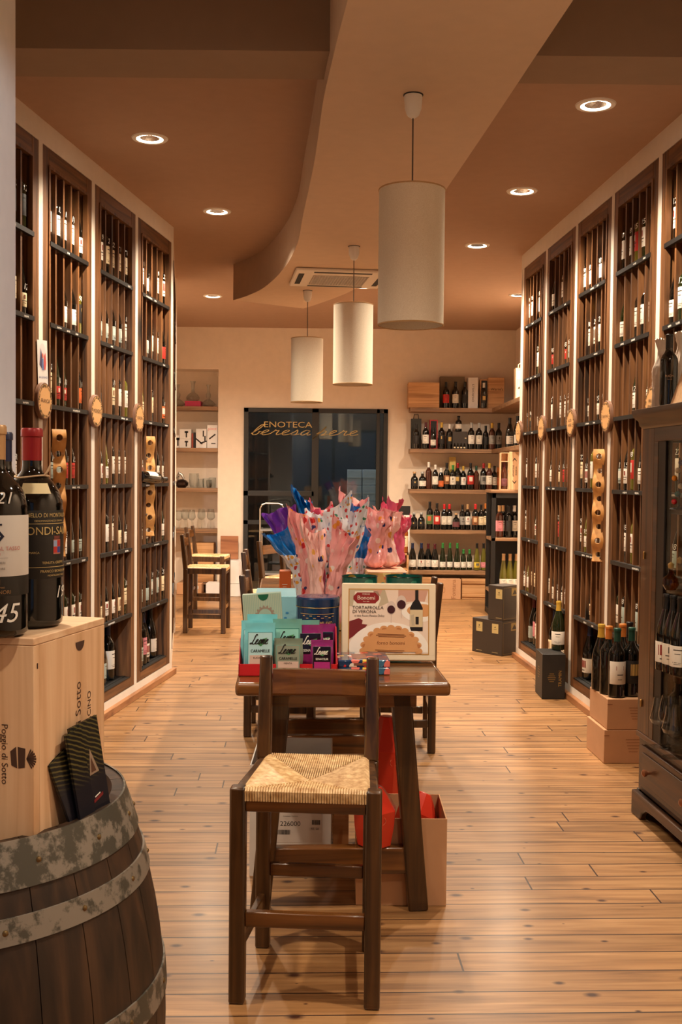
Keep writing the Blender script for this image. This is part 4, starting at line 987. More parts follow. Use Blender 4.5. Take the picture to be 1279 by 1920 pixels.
# orange box, patterned boxes
c=at(524,1071,4.5);x2=at(546,1071,4.5).x;T=thing('orange_carton','small orange carton next to the pink wrapped sweets','carton',(c.x,4.5,ZT),ta);q=MB();q.box(0,x2-c.x,0,.08,0,c.z-ZT);q.build('carton_body',plain('orange_card',(214,104,44),.5),T,bevel=.002)
q=MB();q.flat([(.012,.17),(.034,.17),(.034,.173),(.012,.173)],.0006);q.flat([(.015,.16),(.03,.16),(.03,.162),(.015,.162)],.0006);q.build('print',M_chalk,T)
M_geo=spotted('geometric_card',(226,180,110),[(40,140,150),(230,110,80),(240,220,150),(60,100,130)],scale=30,rough=.4,dens=.5)
for i,(a_,b_,Y,py,dd) in enumerate(((622,662,4.35,1078,.2),(690,766,4.40,1074,.75))):
    c=at(a_,py,Y);x2=at(b_,py,Y).x
    T=thing('patterned_gift_carton',['colourful patterned carton between the wrapped sweets and the green tin','long patterned carton carrying the wrapped sweets behind the teal tins'][i],'gift box',(c.x,Y,ZT),ta,'patterned gift cartons')
    q=MB();q.box(0,x2-c.x,0,dd,0,c.z-ZT);q.build('carton_body',M_geo,T,bevel=.002)
    q=MB();q.box(.001,x2-c.x-.001,.001,dd-.001,c.z-ZT,c.z-ZT+.003);q.build('carton_lid',plain('peach_lid',(226,176,146),.5),T,bevel=.001)
ztop2=at(690,1074,4.40).z+.0035

# wrapped sweets
F_pink=spotted('film_pink',(242,168,168),[(206,40,44),(40,44,110),(236,150,60),(250,224,220),(240,190,186),(236,150,60)],scale=30,rough=.14,dens=.36)
F_white=spotted('film_white',(232,236,246),[(206,60,60),(240,180,70),(70,130,200),(236,150,150),(60,150,120),(240,236,236)],scale=52,rough=.14,dens=.40)
F_rose=plain('film_rose',(228,100,132),.16,coat=.7);F_blue=plain('film_blue',(20,112,190),.16,coat=.7);F_purple=plain('film_purple',(112,52,160),.16,coat=.7)
F_solid=spotted('film_pale_pink',(248,200,194),[(214,90,80),(46,50,110),(240,180,90),(250,226,220)],scale=26,rough=.16,dens=.34)
def bundle(pxb,Y,zb,pxt,pyt,wt,mat,label,top=None,seed=1,rb=.045,fl=.35,yaw=None,Yt=None):
    rr=random.Random(seed);B=at(pxb,1000,Y);T0=at(pxt,pyt,Yt or Y)
    T=thing('wrapped_sweets_bundle',label,'wrapped sweets',(B.x,Y,zb),0,'cellophane-wrapped sweets on the table')
    tp=Vector((T0.x-B.x,T0.y-Y,T0.z-zb));yaw=rr.uniform(-.5,.5) if yaw is None else yaw
    nr,ns=26,56;cn=rr.choice([-1,1])*rr.uniform(.02,.09)
    ph=[rr.uniform(0,6.28) for _ in range(6)];vs=[];fs=[];mi=[]
    for j in range(nr+1):
        f=j/nr
        ctr=Vector((tp.x*(f**1.4),tp.y*f,0))
        if f<.12: r=rb*math.sin(f/.12*math.pi/2)**.5;flat=1
        elif f<.6: r=rb*(1-.35*math.sin((f-.12)/.48*math.pi/2));flat=1-.2*f
        else: 
            g_=(f-.6)/.4;r=rb*.65*(1-g_)+wt*g_**.8;flat=max(.18,.88-g_*.9)
        for i in range(ns):
            a=2*math.pi*i/ns
            fo=lambda t_:abs((t_/math.pi)%2-1)*2-1
            wr=1+(.09+.16*f)*fo(3*a+ph[0]+f*6)+(.06+.10*f)*fo(7*a+ph[1]-f*13)+(.03+.05*f)*fo(13*a+ph[2]+f*21)+.05*math.sin(f*23+ph[3]+2*a)+.035*rr.uniform(-1,1)
            g_=max(0,(f-.55)/.45);ws=1+(wr-1)*(1-.75*g_)
            x=math.cos(a)*r*ws;y=math.sin(a)*r*wr*flat+g_*.018*fo(6*math.cos(a)*2+ph[4]+f*4)
            z=f*tp.z
            if g_>0:
                cx_=math.cos(a-ph[3]*.0)
                z+=g_*g_*(cn*.5*cx_+.030*abs(cx_)**2*rr.uniform(.8,1.1)-.02+.022*fo(2.3*cx_+ph[5]))
            z+=rr.uniform(-.002,.002)*(1 if f>.1 else 0)
            c,s=math.cos(yaw),math.sin(yaw)
            pv=Vector((x*c-y*s,x*s+y*c,max(z,0.0)));nv=mnoise.noise_vector(pv*22+Vector((seed*7.3,0,0)))*.011*min(1,f*4)
            pv+=Vector((nv.x,nv.y,0 if f<.6 else nv.z*.7));vs.append(pv+ctr)
    for j in range(nr):
        for i in range(ns):
            k=(i+1)%ns;fs.append((j*ns+i,j*ns+k,(j+1)*ns+k,(j+1)*ns+i))
    cut=nr if not top else int(nr*.74)
    q=MB();q.add(vs,fs[:cut*ns]+[tuple(range(ns))[::-1]]);q.build('cellophane_wrap',mat,T,ang=34)
    if top:
        q=MB();q.add(vs[cut*ns:],[tuple(x-cut*ns for x in f) for f in fs[cut*ns:]]);q.build('wrap_header',top,T,ang=70)
    return T
Bd=[ # pxb,Y,zb,pxt,pyt,wt,mat,top,label
(575,4.55,ZT,572,955,.07,F_rose,None,'rose pink cellophane bundle at the edge beside the orange carton'),
(588,4.42,ZT,563,958,.066,F_pink,None,'pink confetti-print bundle with rounded top above the light blue box'),
(600,4.32,ZT,586,985,.052,F_solid,None,'pale pink bundle directly above the navy tin'),
(618,4.30,ZT,652,988,.06,F_pink,None,'pale pink bundle with large dark dots and an outward bend'),
(612,4.55,ZT,600,950,.05,F_rose,None,'deep rose bundle in the middle of the wrapped sweets'),
(590,4.62,ZT,522,955,.08,F_white,F_purple,'clear bundle with a purple band leaning farthest out'),
(585,4.48,ZT,528,990,.08,F_white,F_blue,'clear bundle with a blue band leaning towards the stools'),
(628,4.42,ZT,618,944,.10,F_white,None,'white confetti bundle with a wide fan top'),
(615,4.95,ZT,565,925,.05,F_white,F_blue,'slim tall bundle with a pointed tip and blue stripe'),
(645,4.45,ZT,652,950,.10,F_white,None,'bluish white bundle with a ring of coloured candies'),
(672,4.62,ZT,690,1000,.075,F_white,F_blue,'clear bundle bending over the green tins'),
(660,4.95,ZT,662,930,.07,F_pink,None,'pink bundle with the tall square top near the pale cartons'),
(668,4.80,ZT,676,952,.07,F_white,F_blue,'white bundle with a bright blue corner'),
(705,4.55,ztop2,712,952,.072,F_pink,None,'pink confetti bundle standing on the patterned carton, nearest its edge'),
(728,4.60,ztop2,726,958,.07,F_solid,None,'pale pink drooping bundle on the patterned carton'),
(716,4.80,ztop2,735,938,.05,F_rose,None,'rose bundle with a sharp upright tip on the patterned carton'),
(745,4.72,ztop2,752,955,.055,F_rose,None,'long rose tube-like bundle at the shelf side of the table'),
(690,4.95,ZT,688,950,.07,F_solid,None,'pale pink bundle behind the blue-cornered one'),
(735,4.98,ztop2,742,960,.05,F_pink,None,'pink print bundle at the rear of the patterned carton'),
(545+95,5.1,ZT,600,945,.06,F_pink,None,'small pink bundle peeping out at the rear of the sweets'),
]
for i,(pxb,Y,zb,pxt,pyt,wt,mt,top,lb) in enumerate(Bd):
    bundle(pxb,Y,zb,pxt,pyt,wt,mt,lb,top,seed=40+i,rb=.04 if wt<.06 else .046)

# ---------------------------------------------------------------- under the table
def open_box(name,label,cat,x0,x1,y0,y1,h,mat,th=.004,flaps=False,group=None,rz=0):
    T=thing(name,label,cat,((x0+x1)/2,(y0+y1)/2,.001),rz,group);w=(x1-x0)/2;d=(y1-y0)/2
    q=MB();q.box(-w,w,-d,d,0,th);q.box(-w,w,-d,-d+th,th,h);q.box(-w,w,d-th,d,th,h);q.box(-w,-w+th,-d+th,d-th,th,h);q.box(w-th,w,-d+th,d-th,th,h);q.build('box_body',mat,T)
    return T
a=on(467,1645,0);b=on(617,1645,0)
T=open_box('white_open_carton','white open carton with barcode label under the table','carton',a.x,b.x+.005,a.y+.01,a.y+.4,.39,M_whitec)
q=MB();hw=(b.x-a.x)/2
q.M=Matrix.Translation((0,-.1955,0))
text(q,'226000',-.0,.185,.024,0,off=.001,sx=1.0)
for i,(x_,z_,n_) in enumerate(((-.045,.148,16),(.075,.183,11))):
    rr=random.Random(i);c=x_
    for k in range(n_): s_=rr.choice([.0008,.0016,.0022]);q.flat([(c,z_),(c+s_,z_),(c+s_,z_+.016),(c,z_+.016)],.001);c+=s_+rr.choice([.0008,.0014])
text(q,'PZ. 24',.085,.168,.010,0,off=.001);text(q,'Contenuto / Content',-.0,.212,.006,0,off=.001)
q.build('printed_label',M_inkblk,T)
q=MB();q.M=Matrix.Translation((0,-.1955,0));q.flat([(-.1,.12),(.11,.12),(.11,.225),(-.1,.225)],.0005);q.build('paper_label',plain('label_paper',(214,204,196),.6),T)
# crate end
p=on(625,1580,.22);T=thing('small_wooden_crate','small pale wooden crate end between the white carton and the red packages','crate',(at(639,1580,3.80).x,3.86,.001),0)
q=MB();q.box(-.028,.028,-.05,.1,0,.165);q.box(-.026,.026,-.052,.1,.165,.33);q.build('crate_body',M_oak,T,bevel=.002)
q=MB()
for x_,z_ in((-.02,.2),(.02,.2),(-.02,.31),(.018,.3)):q.flat(ell(x_,z_,.002,.002,8),.0535)
q.build('nails',M_inkblk,T)
# kraft open carton
a=on(667,1697,0);b=on(836,1697,0)
T=open_box('kraft_open_carton','brown open carton holding red packages beside the table leg','carton',a.x,b.x,a.y,a.y+.27,.285,M_kraft,.004)
M_rp=plain('red_paper_package',(206,52,30),.35,coat=.2);M_rp2=plain('red_package_mark',(226,120,90),.5)
def redpack(px,py,Y,r,h,label,tilt=(0,0),rz=0,z=None):
    p=at(px,py,Y);p.z=p.z if z is None else z;T=thing('red_gift_package',label,'gift package',p,rz,'red cake packages under the table');T.rotation_euler=(tilt[0],tilt[1],rz)
    q=MB();N=8
    prof=[(r*.62,0),(r*.78,.002),(r*.95,h*.35),(r,h*.62),(r*.6,h*.86),(r*.3,h)]
    q.lathe([(0,0)]+prof+[(0,h)],N);q.build('package_body',M_rp,T,ang=20,bevel=.003)
    q=MB();a_=ell(0,h*.5,.014,.014,16);q.M=Matrix.Translation((0,-r*.93,0));q.tube([(x_,0,z_) for x_,z_ in a_],.001,5,0,True);q.build('emblem',M_rp2,T)
redpack(702,1600,3.412,.072,.19,'red faceted package resting on the table stretcher behind the stool leg',(0,0),.3,z=.2065)
redpack(758,1585,3.62,.07,.19,'red faceted package tilted in the brown carton behind the table leg',(R(6),R(28)),.8)
redpack(722,1500,3.98,.075,.32,'tall red package standing farther under the table',(0,0),.4)
q=MB();c=at(722,1500,3.98);q.box(c.x-.09,c.x+.09,3.90,4.08,.001,c.z-.002);tag(q.build('brown_carton',M_kraft,bevel=.003),'closed brown carton under the tall red package','carton')
redpack(805,1590,3.68,.035,.12,'small red package in the corner of the brown carton',(R(8),R(6)),0)

# ---------------------------------------------------------------- barrel group
BC=Vector((-.690,1.86));ZR=.83
T=thing('wine_barrel','old dark oak barrel with zinc hoops, cut off by the picture edge','barrel',(BC.x,BC.y,0))
def rb(z):
    # radius along the height
    t_=(z-.415)/.415;return .383-.076*t_*t_
q=MB();N=26
for k in range(N):
    a0=2*math.pi*k/N+.002;a1=2*math.pi*(k+1)/N-.002
    z_=[i*ZR/16 for i in range(17)]
    prof=[(rb(z)+.0,z) for z in z_]+[(rb(ZR)-.022,ZR),(rb(ZR)-.022,ZR-.06)]
    q.lathe(prof,4,0,a0=a0,a1=a1)
q.lathe([(rb(z)-.004,z) for z in z_],60)
q.lathe([(0,.03),(rb(.03)-.004,.03)],40)
o=q.build('staves',M_barrel,T)
q=MB();q.lathe([(0,.79),(rb(ZR)-.02,.79),(rb(ZR)-.02,.77),(0,.77)],48);q.build('barrel_head',wood('barrel_head',(60,38,24),(104,72,48),(130,94,64),'X',20,.6),T)
for i,(z0,z1,mt) in enumerate(((.765,.8335,M_hoop),(.69,.728,M_hoop2),(.475,.525,M_hoop),(.28,.33,M_hoop),(.1,.14,M_hoop2),(.0,.065,M_hoop))):
    q=MB();o_=.0035;q.lathe([(rb(z0)+.001,z0),(rb(z0)+o_,z0),(rb((z0+z1)/2)+o_,(z0+z1)/2),(rb(z1)+o_,z1),(rb(z1)+.0002,z1)],96);hp=q.build('hoop',mt,T)
    if i>2: continue
    ks=[k for k in range(16)]
    for k in ks:
        a=2*math.pi*k/16+i*.2;zz_=z0+(z1-z0)*(.5 if k%5 else .25)
        for a_,zq in ([(a,zz_)] if k%5 else [(a-.05,zz_),(a+.05,z0+(z1-z0)*.72)]):
            r_=rb(zq)+o_-.0005
            q=MB();q.lathe([(.005,-.001),(.0045,.0015),(.002,.0035),(0,.004)],10)
            o=q.build('rivet',M_rivet,hp);o.matrix_basis=Matrix.Rotation(a_,4,'Z')@Matrix.Translation((0,-r_,zq))@Matrix.Rotation(R(90),4,'X')
# crate on the barrel
ZC=.7915;CT=1.141
cA=on(63,1197,CT);cB=on(196,1158,CT);dr=Vector((cB.x-cA.x,cB.y-cA.y,0));lr=dr.length;dr.normalize();dl=Vector((-dr.y,dr.x,0))
angc=math.atan2(dr.y,dr.x)
MC=Matrix.Translation((cA.x,cA.y,ZC))@Matrix.Rotation(angc,4,'Z')   # x along the long visible side, y to the far left
T=thing('wooden_wine_crate','upright pale wooden wine crate lettered Poggio di Sotto, standing on the barrel','wine crate',mat=MC)
Hc=CT-ZC;Wc=.33;M_pc=wood('pine_crate',(200,156,114),(222,182,142),(234,200,162),'Z',30,.6)
q=MB();q.box(0,.018,0,Wc,0,Hc-.0125);q.box(lr-.018,lr,0,Wc,0,Hc-.0125);q.box(.018,lr-.018,.0,.012,0,Hc-.0125);q.box(.018,lr-.018,Wc-.012,Wc,0,Hc-.0125);q.build('crate_sides',M_pc,T,bevel=.001)
q=MB();q.box(0,lr,0,Wc,Hc-.012,Hc);q.build('crate_top',wood('pine_crate_top',(204,160,120),(226,188,150),(236,204,168),'Y',22,.6),T,bevel=.0015)
q=MB()
# thumb notch and nail slots on the side
q.flat(ell(lr*.62,Hc-.028,.016,.016,14,math.pi,2*math.pi),.0006)
for z_ in(.03,.30): q.flat([(.010,z_),(.013,z_),(.013,z_+.009),(.010,z_+.009)],.0006)
text(q,'Poggio di Sotto',lr*.60,.172,.0265,0,off=.0006,rot=R(90))
text(q,'BRUNELLO DI MONTALCINO',lr*.76,.115,.0175,0,off=.0006,rot=R(90));text(q,'ITALIA',lr*.87,.135,.012,0,off=.0006,rot=R(90))
# house emblem
ex,ez=lr*.42,.13
q.flat([(ex-.02,ez-.012),(ex+.012,ez-.018),(ex+.016,ez+.008),(ex-.002,ez+.02),(ex-.02,ez+.012)],.0006)
q.build('printed_lettering',plain('branding_ink',(72,46,32),.8),T)
q=MB();q.M=Matrix.Rotation(R(-90),4,'Z')     # the face that looks to -x of the crate
text(q,'Poggio di Sotto',-.050,.165,.0155,0,off=.0006,rot=R(-90))
ex,ez=-.026,.16
for pts in([(ex-.012,ez-.012),(ex-.014,ez+.01),(ex-.004,ez+.018),(ex-.002,ez-.016)],[(ex,ez-.016),(ex-.001,ez+.018),(ex+.012,ez+.016),(ex+.011,ez-.014)]):q.flat(pts,.0006)
for k in range(9):
    a=R(-60+k*15);q.flat([(ex+.014,ez-.001),(ex+.014+.017*math.cos(a),ez+.017*math.sin(a)-.001),(ex+.014+.017*math.cos(a+.1),ez+.017*math.sin(a+.1)+.001),(ex+.014,ez+.001)],.0006)
q.M=Matrix.Rotation(R(-90),4,'Z')@Matrix.Scale(1,4)
q.build('printed_emblem',MATS['branding_ink'],T)
# the three big bottles
def big(px,py,Y,label,cap,lab_fn,rz=0,sc_=1.0):
    p=on(px,py,CT+.0012)
    if Y:p=at(px,py,Y);p.z=CT+.0012
    o=meshobj('magnum_bottle',bmesh_for('magnum','dark',48));o.location=p;o.rotation_euler=(0,0,rz);o.scale=(sc_,)*3
    tag(o,label,'wine bottle','large bottles on the crate')
    if cap:meshobj('capsule',cap_mesh('magnum',cap,40),o)
    lab_fn(o);return o
def lab_biondi(o):
    r=.0505
    q=MB();q.lathe([(r+.0005,.082),(r+.0007,.083),(r+.0007,.193),(r+.0005,.194)],40,0,a0=-1.75,a1=1.4);q.build('label',plain('label_dull_black',(34,32,28),.5),o)
    q=MB();kw=dict(wrap=r+.0012)
    text(q,'BRUNELLO DI MONTALCINO',-.002,.186,.0095,0,sx=.86,**kw);text(q,'DENOMINAZIONE DI ORIGINE',0,.177,.004,0,**kw)
    text(q,'BIONDI-SANTI',.002,.160,.0185,0,sx=.95,**kw);text(q,'MARCA',-.028,.125,.0048,0,**kw);text(q,"TENUTA GREPPO",.008,.108,.006,0,**kw)
    text(q,'FRANCO BIONDI SANTI',.014,.094,.006,0,**kw);text(q,'MONTALCINO ITALIA',.014,.087,.004,0,**kw)
    for z_ in(.1005,.172,):q.lathe([(r+.001,z_),(r+.001,z_+.0009)],30,0,a0=-1.7,a1=1.35)
    q.build('label_lettering',plain('label_gold',(214,186,120),.5),o)
    def patch(x,z,w,h,m,n=4):Q.lathe([(r+.0013,z),(r+.0013,z+h)],n,m,a0=(x-w/2)/r,a1=(x+w/2)/r)
    Q=MB();patch(.014,.122,.017,.024,0);patch(.0098,.124,.0078,.010,1);patch(.0182,.124,.0078,.010,2);patch(.0098,.1345,.0078,.010,3);patch(.0182,.1345,.0078,.010,1);patch(.014,.147,.014,.005,4)
    Q.build('crest',[plain('crest_edge',(190,120,100),.5),plain('crest_red',(190,44,44),.5),plain('crest_blue',(60,70,150),.5),plain('crest_pale',(150,170,206),.5),plain('crest_crown',(120,60,50),.5)],o)
    q=MB();text(q,'199',.032,.058,.028,0,shear=.3,wrap=r+.001);q.build('price_marking',M_chalk,o)
    for ch_ in o.children:
        if ch_.name.split('.')[0]!='capsule': ch_.rotation_euler=(0,0,R(37))
    q=MB();q.lathe([(.0375,.2385),(.0465,.2215)],16,0,a0=-.35,a1=.75);
    q.build('neck_label',plain('neck_paper',(222,206,160),.6),o)
    q=MB();q.tube([(math.sin(a)*.0275,-math.cos(a)*.0275,.2495+.002*math.sin(2*a)) for a in[2*math.pi*k/30 for k in range(30)]],.0016,6,0,True)
    q.tube([(.02,-.018,.251),(.026,-.018,.259),(.031,-.016,.272)],[.0016,.0022,.0008],6);q.build('raffia_string',plain('raffia',(206,176,140),.8),o)
def lab_tasso(o):
    r=.0505
    q=MB();q.lathe([(r+.0005,.096),(r+.0007,.097),(r+.0007,.189),(r+.0005,.19)],40,0,a0=-1.4,a1=1.5);q.lathe([(r+.0005,.066),(r+.0007,.067),(r+.0007,.0955)],40,1,a0=-1.4,a1=1.5);q.build('label',[plain('label_offwhite',(214,208,200),.6),plain('label_dull_black',(34,32,28),.5)],o)
    q=MB();kw=dict(wrap=r+.0012,a0=.22)
    c=0;P=[(-.0085,.158),(0,.1475),(.0085,.158),(0,.1685)]
    q.add([((r+.0013)*math.sin(x/r+.22),-(r+.0013)*math.cos(x/r+.22),z) for x,z in P],[(0,1,2,3)],1)
    q.lathe([(r+.0013,.1745),(r+.0013,.1775)],4,1,a0=.12,a1=.32)
    text(q,'GUADO AL TASSO',.0,.139,.0085,0,**kw);text(q,'2021',-.002,.1305,.0055,0,**kw)
    text(q,'BOLGHERI',-.002,.117,.0052,2,**kw);text(q,'SUPERIORE',-.002,.108,.0048,2,**kw)
    q.lathe([(r+.0013,.1245),(r+.0013,.1249)],8,2,a0=-.1,a1=.5)
    text(q,'ANTINORI',.0,.072,.008,3,**kw);text(q,'Marchesi',.0,.0795,.005,3,**kw);q.lathe([(r+.0013,.084),(r+.0013,.091)],3,3,a0=.19,a1=.26)
    q.build('label_lettering',[plain('label_rose_ink',(196,120,110),.6),plain('label_navy_ink',(28,34,56),.5),plain('label_grey_ink',(120,110,104),.6),plain('label_gold_dim',(150,112,70),.5)],o)
    q=MB();text(q,'1921',.004,.216,.026,0,shear=.25,wrap=r+.001,a0=.1);text(q,'145',.004,.038,.042,0,shear=.3,wrap=r+.001,a0=.2);q.build('price_marking',M_chalk,o)
def lab_none(o):pass
big(60,1172,None,'large dark bottle with red capsule and black gold-lettered label on the crate','red',lab_biondi,R(14))
big(-9,1190,None,'large dark bottle with tan capsule and white label, front of the crate','cork',lab_tasso,R(11))
pb=on(2,1160,CT)
big(6,1150,1.98,'large dark bottle with blue capsule standing behind the other two','navy',lab_none,0,1.0)
# leaflets
M_lf=None
def leaf_mat():
    mt,n,l,b=newmat('leaflet_print');tc=n.new('ShaderNodeTexCoord');mp=n.new('ShaderNodeMapping');mp.inputs['Rotation'].default_value=(0,R(62),0)
    l.new(tc.outputs['Object'],mp.inputs[0]);wv=n.new('ShaderNodeTexWave');wv.inputs['Scale'].default_value=42;wv.inputs['Distortion'].default_value=2.5;wv.bands_direction='X';l.new(mp.outputs[0],wv.inputs['Vector'])
    cr=n.new('ShaderNodeValToRGB');e=cr.color_ramp.elements;e[0].position=.55;e[0].color=srgb(26,26,24);e[1].position=.95;e[1].color=srgb(96,88,50);l.new(wv.outputs['Fac'],cr.inputs[0])
    sx=n.new('ShaderNodeSeparateXYZ');l.new(tc.outputs['Object'],sx.inputs[0]);mr=n.new('ShaderNodeMapRange');mr.inputs['From Min'].default_value=.08;mr.inputs['From Max'].default_value=.12;l.new(sx.outputs[2],mr.inputs['Value'])
    mx=n.new('ShaderNodeMix');mx.data_type='RGBA';l.new(mr.outputs[0],mx.inputs[0]);mx.inputs[6].default_value=srgb(26,26,36);l.new(cr.outputs[0],mx.inputs[7]);l.new(mx.outputs[2],b.inputs['Base Color']);b.inputs['Roughness'].default_value=.3
    return mt
M_lf=leaf_mat()
def leaflet(tlp,trp,brp,Ys,label,full=False):
    a=at(*tlp,Ys[0]);b=at(*trp,Ys[1]);w_=(b-a).length;down=(at(*brp,Ys[2])-b)
    X=(b-a).normalized();Zv=-(down-X*down.dot(X)).normalized();Yv=Zv.cross(X)
    h_=(a.z-.795)/Zv.z
    Mx=Matrix.Identity(4);o_=a-Zv*h_
    for i in range(3):Mx[i][0]=X[i];Mx[i][1]=Yv[i];Mx[i][2]=Zv[i];Mx[i][3]=o_[i]
    T=thing('folded_leaflet',label,'leaflet',mat=Mx,group='dark leaflets standing in the barrel')
    q=MB();q.box(0,w_,0,.0012,0,h_);q.box(0,w_,.0035,.0047,0,h_);q.box(0,.001,0,.0047,0,h_);q.build('folded_sheet',M_lf,T)
    if full:
        q=MB();q.flat([(w_*.44,h_*.5),(w_*.78,h_*.5),(w_*.56,h_*.74)],.0005,0);q.flat([(w_*.5,h_*.52),(w_*.68,h_*.52),(w_*.56,h_*.66)],.0008,1);q.flat([(w_*.45,h_*.24),(w_*.8,h_*.27),(w_*.8,h_*.30),(w_*.45,h_*.27)],.0006,2)
        q.flat([(w_*.5,h_*.285),(w_*.7,h_*.30),(w_*.7,h_*.312),(w_*.5,h_*.297)],.0009,3)
        q.build('printed_picture',[plain('lf_pale',(150,130,110),.4),plain('lf_brown',(90,60,44),.4),plain('lf_red',(120,30,34),.4),M_chalk],T)
leaflet((92,1436),(124,1403),(150,1530),(1.69,1.735,1.745),'dark leaflet with only its slanted edge showing, lowest of the three')
leaflet((124,1380),(152,1362),(186,1530),(1.72,1.765,1.785),'dark leaflet sandwiched in the middle of the three')
leaflet((130,1367),(181,1340),(216,1508),(1.74,1.815,1.835),'dark leaflet with a small triangle picture, tallest of the three',True)
# ---------------------------------------------------------------- cartons and bottles on the floor by the racks
def carton(name,label,cat,corner,left,right,h,mat,group=None,z=0,bevel=.003):
    """corner: nearest bottom corner; left / right: the two neighbouring corners (world xy)"""
    c=Vector((corner.x,corner.y,0));a=Vector((left.x,left.y,0))-c;b=Vector((right.x,right.y,0))-c
    b=b.normalized()*b.length; ang=math.atan2(b.y,b.x);la=a.length;lb=b.length
    T=thing(name,label,cat,(c.x,c.y,z+.001),ang,group);q=MB();q.box(0,lb,0,la,0,h);q.build('carton_body',mat,T,bevel=bevel);return T,lb,la
M_dc=plain('dark_brown_carton',(58,48,40),.55)
M_dl=plain('carton_label',(196,176,120),.5)
def darkcarton(z,px0,label):
    c=on(941,1231,0);l_=on(px0,1231-(941-px0)*.17,0);r_=on(971,1226.5,0)
    T,lb,la=carton('dark_wine_carton',label,'carton',c,l_,r_,.272,M_dc,'dark wine cartons by the rack end',z)
    q=MB();q.M=Matrix.Rotation(R(-90),4,'Z')
    xs=[-la*.25] if la<.2 else [-la*.23,-la*.76]
    for x_ in xs:
        q.flat([(x_-.033,.17),(x_+.033,.17),(x_+.033,.245),(x_-.033,.245)],.0006,0);q.flat([(x_-.01,.215),(x_+.006,.212),(x_+.004,.226)],.0009,1);q.flat([(x_-.014,.2),(x_+.014,.2),(x_+.014,.203),(x_-.014,.203)],.0009,1);q.flat([(x_-.03,.018),(x_+.03,.018),(x_+.03,.021),(x_-.03,.021)],.0006,0)
    q.build('paper_label',[M_dl,M_ink],T)
    q=MB()
    for a,b,c_,d in((.012,lb-.005,.012,.014),(.012,lb-.005,.255,.257),(.012,.014,.012,.257)):q.flat([(a,c_),(b,c_),(b,d),(a,d)],.0006,0)
    q.flat([(lb*.55,.19),(lb*.95,.19),(lb*.95,.25),(lb*.55,.25)],.0006,0);q.flat([(lb*.6,.2),(lb*.9,.2),(lb*.75,.24)],.0009,1)
    q.build('gold_outline',[plain('carton_gold',(140,116,64),.5),M_dc],T)
darkcarton(0,883,'long dark brown wine carton on the floor with two cream labels')
darkcarton(.2745,913,'smaller dark brown wine carton stacked on the long one')
c=on(1016,1311,0);T,lb,la=carton('black_wine_carton','black wine carton lettered TRAMIN with gold dashes before the rack','carton',c,on(998,1297,0),Vector((RX(6.73)-.035,c.y+.0,0)),.283,plain('black_carton',(30,27,24),.5))
q=MB();
for k in range(5): w2=[.014,.022,.026,.02,.014][k];q.flat([(.06-w2,.11+k*.012),(.06+w2,.11+k*.012),(.06+w2,.1125+k*.012),(.06-w2,.1125+k*.012)],.0006)
text(q,'TRAMIN',lb*.78,.13,.028,0,off=.0007,rot=R(90));q.build('gold_print',plain('dim_gold',(150,114,54),.5),T)
q=MB();q.M=Matrix.Rotation(R(-90),4,'Z')
for k in range(5): w2=[.02,.03,.034,.03,.02][k];q.flat([(-la*.5-w2,.12+k*.016),(-la*.5+w2,.12+k*.016),(-la*.5+w2,.1235+k*.016),(-la*.5-w2,.1235+k*.016)],.0006)
q.build('gold_print',MATS['dim_gold'],T)
p=at(1046,1219,6.86);bottle((p.x,6.85,.2855),-.3,'gold-capped burgundy bottle with white label standing on the TRAMIN carton','bottle on the TRAMIN carton','burgundy','white','gold','green','lines',24,1.05)
for i,(cx_,cy_,lx_,ly_,z,h) in enumerate(((1132,1432,1103,1402,0,.165),(1137,1432,1109,1402,.167,.150))):
    c=on(cx_,cy_,0);l_=on(lx_,ly_,0);c.x+=.0
    T,lb,la=carton('kraft_wine_carton',['flat kraft wine carton on the floor, lower of the two beside the cabinet','flat kraft wine carton carrying bottles, upper of the two beside the cabinet'][i],'carton',c,l_,Vector((c.x+.255,c.y+.012,0)),h,M_kraft,'kraft cartons beside the cabinet',z)
    q=MB();q.box(0,lb*.1,-.0006,0,h*.82,h*.84);
    for k in range(5):q.flat([(lb*.42+k*.004,h*(.7-k*.09)),(lb*.72-k*.004,h*(.7-k*.09)),(lb*.72-k*.004,h*(.72-k*.09)),(lb*.42+k*.004,h*(.72-k*.09))],.0006)
    q.build('printed_text',M_kraftd,T)
zc=.319
for i,(px,py,cp,lb,knd,st,ds) in enumerate([(1157,1309,'darkgreen','white','bordeaux','band','green-capped bottle with white and maroon label, foremost on the kraft cartons'),
   (1127,1296,'gold','','burgundy','lines','gold-capped unlabelled dark bottle at the edge of the kraft cartons'),(1141,1303,'orange','','bordeaux','lines','orange-capped dark bottle between the gold-capped and green-capped ones'),
   (1167,1297,'orange','ivory','bordeaux','lines','orange-capped bottle behind the maroon-striped one on the kraft cartons'),(1184,1307,'darkgreen','black','bordeaux','block','dark-labelled bottle on the kraft cartons nearest the cabinet'),
   (1180,1292,'black','white','bordeaux','lines','black-capped bottle at the rear on the kraft cartons')]):
    p=on(px,py-2,zc);bottle((p.x,p.y+.012,zc),rnd.uniform(-.3,.2),ds,'bottles on the kraft cartons',knd,lb or None,cp,'dark',st,28,1.12)
# pale wooden box standing in the end rack
p=MR@Vector((rx(7.55)-.02,.05,.1545));T=thing('wooden_bottle_box','narrow upright wooden bottle box in the tray of the end rack','bottle box',(p.x,p.y,p.z),aR)
q=MB();q.box(-.045,.045,-.03,.09,0,.33);q.build('box_body',M_oak,T,bevel=.002)

